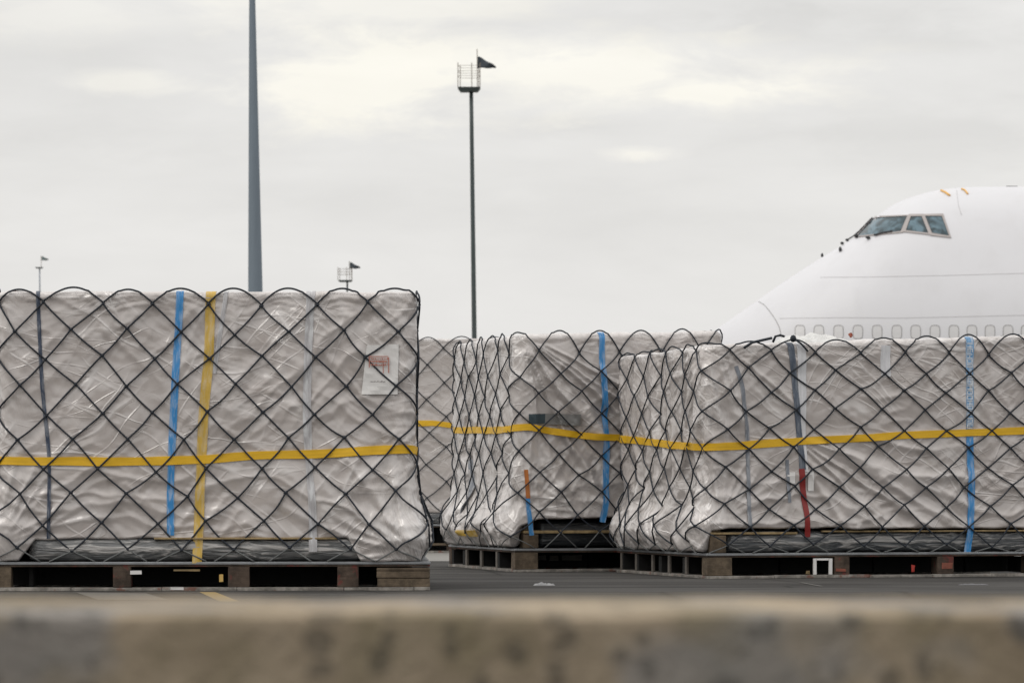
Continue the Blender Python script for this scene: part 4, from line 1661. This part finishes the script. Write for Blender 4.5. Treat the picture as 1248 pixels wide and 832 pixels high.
def sect(x):
    s_ = np.maximum(x - XN, 0.0)
    w = 3.25 * np.sqrt(np.clip(1 - (1 - np.clip(s_ / 9.5, 0, 1)) ** 2.0, 0, 1)) ** 1.05
    q = np.clip(s_ / 6.0, 0, 1)
    zc = Z_(470) + (Z_(430) - Z_(470)) * (q * q * (3 - 2 * q))
    return w, zc, ztf(x), zbf(x)


def rad(x, ph):
    w, zc, zt, zb_ = sect(x)
    c, s_ = np.abs(np.cos(ph)), np.sin(ph)
    up = s_ >= 0
    bu = np.maximum(zt - zc, 1e-3)
    bd = np.maximum(zc - zb_, 1e-3)
    w = np.maximum(w, 1e-3)
    sa = np.abs(s_)
    rl = 1 / np.sqrt((c / w) ** 2 + (sa / np.where(up, np.minimum(bu, np.maximum(w, 0.01)), bd)) ** 2)
    wu = np.minimum(w * 0.97, 2.72)
    e = 2.25
    ru = 1 / ((c / wu) ** e + (sa / bu) ** e) ** (1 / e)
    p = 9.0
    r = np.where(up, (rl ** p + ru ** p) ** (1 / p), rl)
    # keep crown height exact
    lim = np.where(up, bu / np.maximum(sa, 1e-3), 1e9)
    return np.minimum(r, lim), zc


jet = thing("jet_airliner", "white wide body airliner nose with upper deck cockpit standing behind the right load", "airplane", (0, YC, 0))


def mat_jet():
    m = NT("airliner_white_paint")
    v = m.coord('Object', scale=(0.25, 1, 1))
    n1 = m.noise(v, 0.9, 4, 0.55)
    n2 = m.noise(m.coord('Object', scale=(0.6, 1, 0.25)), 2.2, 5, 0.6)
    c = m.mix(n1, (0.605, 0.605, 0.63), (0.65, 0.65, 0.67))
    c = m.mix(m.math('MULTIPLY', m.ramp(n2, [(0.5, 0.0), (0.8, 1.0)]), 0.25), c, (0.50, 0.49, 0.49))
    m.set(color=c, rough=0.48, spec=0.4, coat=0.1, coatr=0.3, normal=m.bump(m.noise(m.coord('Object'), 0.8, 2), 0.12, 0.02))
    return m.m


JET = mat_jet()
xs = np.concatenate([XN + np.array([0.0004, 0.004, 0.012, 0.03, 0.06, 0.1, 0.16, 0.24]), np.linspace(XN + 0.34, X_(1270), 150), np.linspace(X_(1270) + 0.5, XN + 34, 30)])
nph = 120
phs = np.linspace(-math.pi / 2, 1.5 * math.pi, nph, endpoint=False)
V = []
for x in xs:
    r_, zc = rad(np.full(nph, x), phs)
    V.append(np.stack([np.full(nph, x), -np.cos(phs) * r_, zc + np.sin(phs) * r_], -1))
V = np.vstack(V)
Fc = [(i * nph + k, i * nph + (k + 1) % nph, (i + 1) * nph + (k + 1) % nph, (i + 1) * nph + k) for i in range(len(xs) - 1) for k in range(nph)]
Fc.append(tuple(range(nph))[::-1])
Fc.append(tuple((len(xs) - 1) * nph + k for k in range(nph)))
mesh_obj("fuselage", V, Fc, JET, jet, True)


GX = np.linspace(XN + 0.02, X_(1330), 420)
GP = np.linspace(-math.pi / 2, math.pi / 2, 260)
GZ = np.linspace(Z_(500), Z_(228), 360)
GY = np.zeros((len(GX), len(GZ)))
for gi, gx_ in enumerate(GX):
    r_, zc_ = rad(np.full(len(GP), gx_), GP)
    zz_ = zc_ + np.sin(GP) * r_
    GY[gi] = np.interp(GZ, np.maximum.accumulate(zz_), -np.cos(GP) * r_)


def gy(x, z):
    fx = min(max((x - GX[0]) / (GX[1] - GX[0]), 0), len(GX) - 1.001)
    fz = min(max((z - GZ[0]) / (GZ[1] - GZ[0]), 0), len(GZ) - 1.001)
    i, j = int(fx), int(fz)
    a, c = fx - i, fz - j
    return float((GY[i, j] * (1 - a) + GY[i + 1, j] * a) * (1 - c) + (GY[i, j + 1] * (1 - a) + GY[i + 1, j + 1] * a) * c)


def surf(x, z):
    """near side of the hull at (x, z): local y and outward normal"""
    e = 0.05
    gx = (gy(x + e, z) - gy(x - e, z)) / (2 * e)
    gz = (gy(x, z + e) - gy(x, z - e)) / (2 * e)
    n = np.array([gx, -1.0, gz])
    return gy(x, z), n / np.linalg.norm(n)


def jp(px, py, off=0.0):
    y = -2.5
    for _ in range(6):
        d = YC + y
        x, z = (px - 624) / F * d, CH + (HZ - py) / F * d
        z = min(z, float(ztf(x)) - 0.004)
        y, n = surf(x, z)
    return np.array([x, y, z]) + n * off


def jpatch(name, quad, mat, off, parent, n=8):
    q = [np.array(c, dtype=float) for c in quad]
    V = []
    for j in range(n + 1):
        for i in range(n + 1):
            a, b_ = i / n, j / n
            c = (q[0] * (1 - a) + q[1] * a) * (1 - b_) + (q[3] * (1 - a) + q[2] * a) * b_
            V.append(jp(c[0], c[1], off))
    w = n + 1
    return mesh_obj(name, np.array(V), [(j * w + i, (j + 1) * w + i, (j + 1) * w + i + 1, j * w + i + 1) for j in range(n) for i in range(n)], mat, parent, True)


def jring(outer, inner, off, mb, n=8):
    o_, i_ = [np.array(c, float) for c in outer], [np.array(c, float) for c in inner]
    A_, B_, A2 = [], [], []
    for k in range(4):
        for t in np.arange(n) / n:
            a = o_[k] * (1 - t) + o_[(k + 1) % 4] * t
            b_ = i_[k] * (1 - t) + i_[(k + 1) % 4] * t
            A_.append(jp(*a, off))
            B_.append(jp(*b_, off))
            A2.append(jp(*a, -0.03))
    m = len(A_)
    B2 = [b - 0 * b for b in B_]
    Fc = [(k, (k + 1) % m, m + (k + 1) % m, m + k) for k in range(m)] + [(k, 2 * m + k, 2 * m + (k + 1) % m, (k + 1) % m) for k in range(m)]
    mb.add(np.array(A_ + B_ + A2), Fc)


def mat_pane(name, c1, c2, rough=0.08):
    m = NT(name)
    n1 = m.noise(m.coord('Object', scale=(1.5, 1, 1.5)), 1.6, 3, 0.5, 1.2)
    m.set(color=m.mix(m.ramp(n1, [(0.42, 0.0), (0.62, 1.0)]), c1, c2), rough=rough, spec=0.6)
    return m.m


GLASS = mat_pane("cockpit_glass", (0.012, 0.035, 0.045), (0.10, 0.17, 0.21))
FRAME = mat_simple("window_frame_metal", (0.36, 0.33, 0.32), 0.5, metal=0.2, var=0.15, scale=3)
SEAL = mat_simple("window_seal", (0.03, 0.03, 0.035), 0.6)
wins = [[(1064, 265.5), (1107, 263.5), (1099, 283), (1043.5, 289)],
        [(1109.5, 263.5), (1124, 263.3), (1132.5, 285.3), (1103, 282)],
        [(1126.5, 263.2), (1148.5, 263), (1157.5, 288.8), (1135, 285.5)]]
for wq in wins:
    q = [np.array(c, float) for c in wq]
    cen = sum(q) / 4
    mb = MB()
    outer = [c + (c - cen) / np.linalg.norm(c - cen) * 2.2 for c in q]
    inner = [c - (c - cen) / np.linalg.norm(c - cen) * 1.2 for c in q]
    jring(outer, inner, 0.030, mb)
    fr = mb.build("cockpit_window", FRAME, jet, False)
    inner2 = [c - (c - cen) / np.linalg.norm(c - cen) * 2.0 for c in q]
    mb = MB()
    jring(inner, inner2, 0.024, mb)
    mb.build("seal", SEAL, fr)
    jpatch("pane", [tuple(c) for c in inner], GLASS, 0.018, fr, 8)

# cabin windows: thin rounded outlines of plugged windows
LINE = mat_simple("panel_gap", (0.26, 0.255, 0.25), 0.7)
LINE2 = mat_simple("panel_gap_faint", (0.42, 0.41, 0.41), 0.6)
PLUG = mat_simple("window_plug", (0.59, 0.585, 0.59), 0.45, var=0.03)
for cx_ in [975, 998, 1022, 1045.5, 1069, 1093, 1116, 1139.5, 1162.5, 1184.5, 1206.5, 1228.5, 1250.5, 1272.5]:
    cy, hw, hh = 404.5, 5.9, 8.2
    pts = []
    for k in range(28):
        a = 2 * math.pi * k / 28
        ca, sa = math.cos(a), math.sin(a)
        pts.append((cx_ + hw * math.copysign(abs(ca) ** 0.55, ca), cy - hh * math.copysign(abs(sa) ** 0.55, sa)))
    loop = np.array([jp(px, py, 0.004) for px, py in pts + pts[:1]])
    pl = [jp(cx_ + (px - cx_) * 0.97, cy + (py - cy) * 0.97, 0.006) for px, py in pts]
    pl_c = jp(cx_, cy, 0.006)
    o = mesh_obj("cabin_window", np.array(pl + [pl_c]), [(k, (k + 1) % 28, 28) for k in range(28)], PLUG, jet, False)
    mb = MB()
    mb.tube(loop, 0.010, 5, cap=False)
    mb.build("outline_seal", LINE, o, True)


def jline(name, pts, r_, mat, n=30, off=0.002):
    pts = np.array(pts, float)
    sg = np.concatenate([[0], np.cumsum(np.linalg.norm(np.diff(pts, axis=0), axis=1))])
    t = np.linspace(0, sg[-1], n)
    P_ = [jp(np.interp(a, sg, pts[:, 0]), np.interp(a, sg, pts[:, 1]), off) for a in t]
    mb = MB()
    mb.tube(np.array(P_), r_, 5)
    return mb.build(name, mat, jet, True)


jline("panel_seam", [(1000, 338), (1060, 337.5), (1140, 336), (1250, 333)], 0.005, LINE2, 40)
jline("panel_seam", [(950, 388), (1020, 387), (1100, 387.5), (1250, 384)], 0.005, LINE2, 40)
jline("radome_seam", [(924.5, 367.5), (931, 371), (938, 379), (945, 389), (950, 399), (953, 412), (955, 440)], 0.009, LINE, 30)
jline("panel_seam", [(1166, 232), (1168, 250), (1172, 262)], 0.005, LINE2, 14)
DK_ = mat_simple("wiper_black", (0.01, 0.01, 0.012), 0.5)
jline("wiper", [(1035, 290.5), (1047, 281), (1058, 272), (1064, 266.5)], 0.022, SEAL, 12, 0.05)
jline("wiper", [(1066, 288), (1076, 285), (1088, 283)], 0.024, SEAL, 8, 0.05)
for (px, py, sx, sz) in ((1003.5, 308.5, 0.040, 0.065), (1025, 305.5, 0.045, 0.075), (1027, 295.5, 0.05, 0.04), (1034, 292, 0.05, 0.04), (1045, 289.5, 0.055, 0.05), (1059, 291, 0.075, 0.04)):
    p = jp(px, py, 0.05)
    mb = MB()
    mb.ball(p, (sx, 0.06, sz), 8, 5, None, 0.15)
    mb.build("probe", DK_, jet)
OR_ = mat_simple("orange_mark", (0.75, 0.42, 0.10), 0.5, var=0.2)
jline("crown_mark", [(1147, 232.8), (1152, 235), (1157.5, 239)], 0.030, OR_, 6, 0.02)
jline("crown_mark", [(1172, 230.8), (1176, 232.5), (1179.5, 237)], 0.024, OR_, 6, 0.02)
mb = MB()
a = np.array([X_(1226), 0, Z_(228.6)])
b2 = np.array([X_(1240), 0, Z_(228.6)])
mb.box((a[0], -0.06, a[2] - 0.02), (b2[0], 0.06, a[2] + 0.045), 0.015)
mb.build("antenna", mat_simple("antenna_grey", (0.2, 0.2, 0.2), 0.5), jet)
# nose gear (hidden behind the loads)
mb = MB()
gx = XN + 7.5
mb.tube(np.array([(gx, 0, 0.6), (gx, 0, 1.9)]), 0.14, 12)
mb.build("nose_gear_strut", FRAME, jet, True)
for sy in (-0.45, 0.45):
    mb = MB()
    mb.tube(np.array([(gx, sy - 0.2, 0.62), (gx, sy - 0.17, 0.62), (gx, sy + 0.17, 0.62), (gx, sy + 0.2, 0.62)]), [0.52, 0.62, 0.62, 0.52], 24)
    mb.build("nose_wheel", SEAL, jet, True)
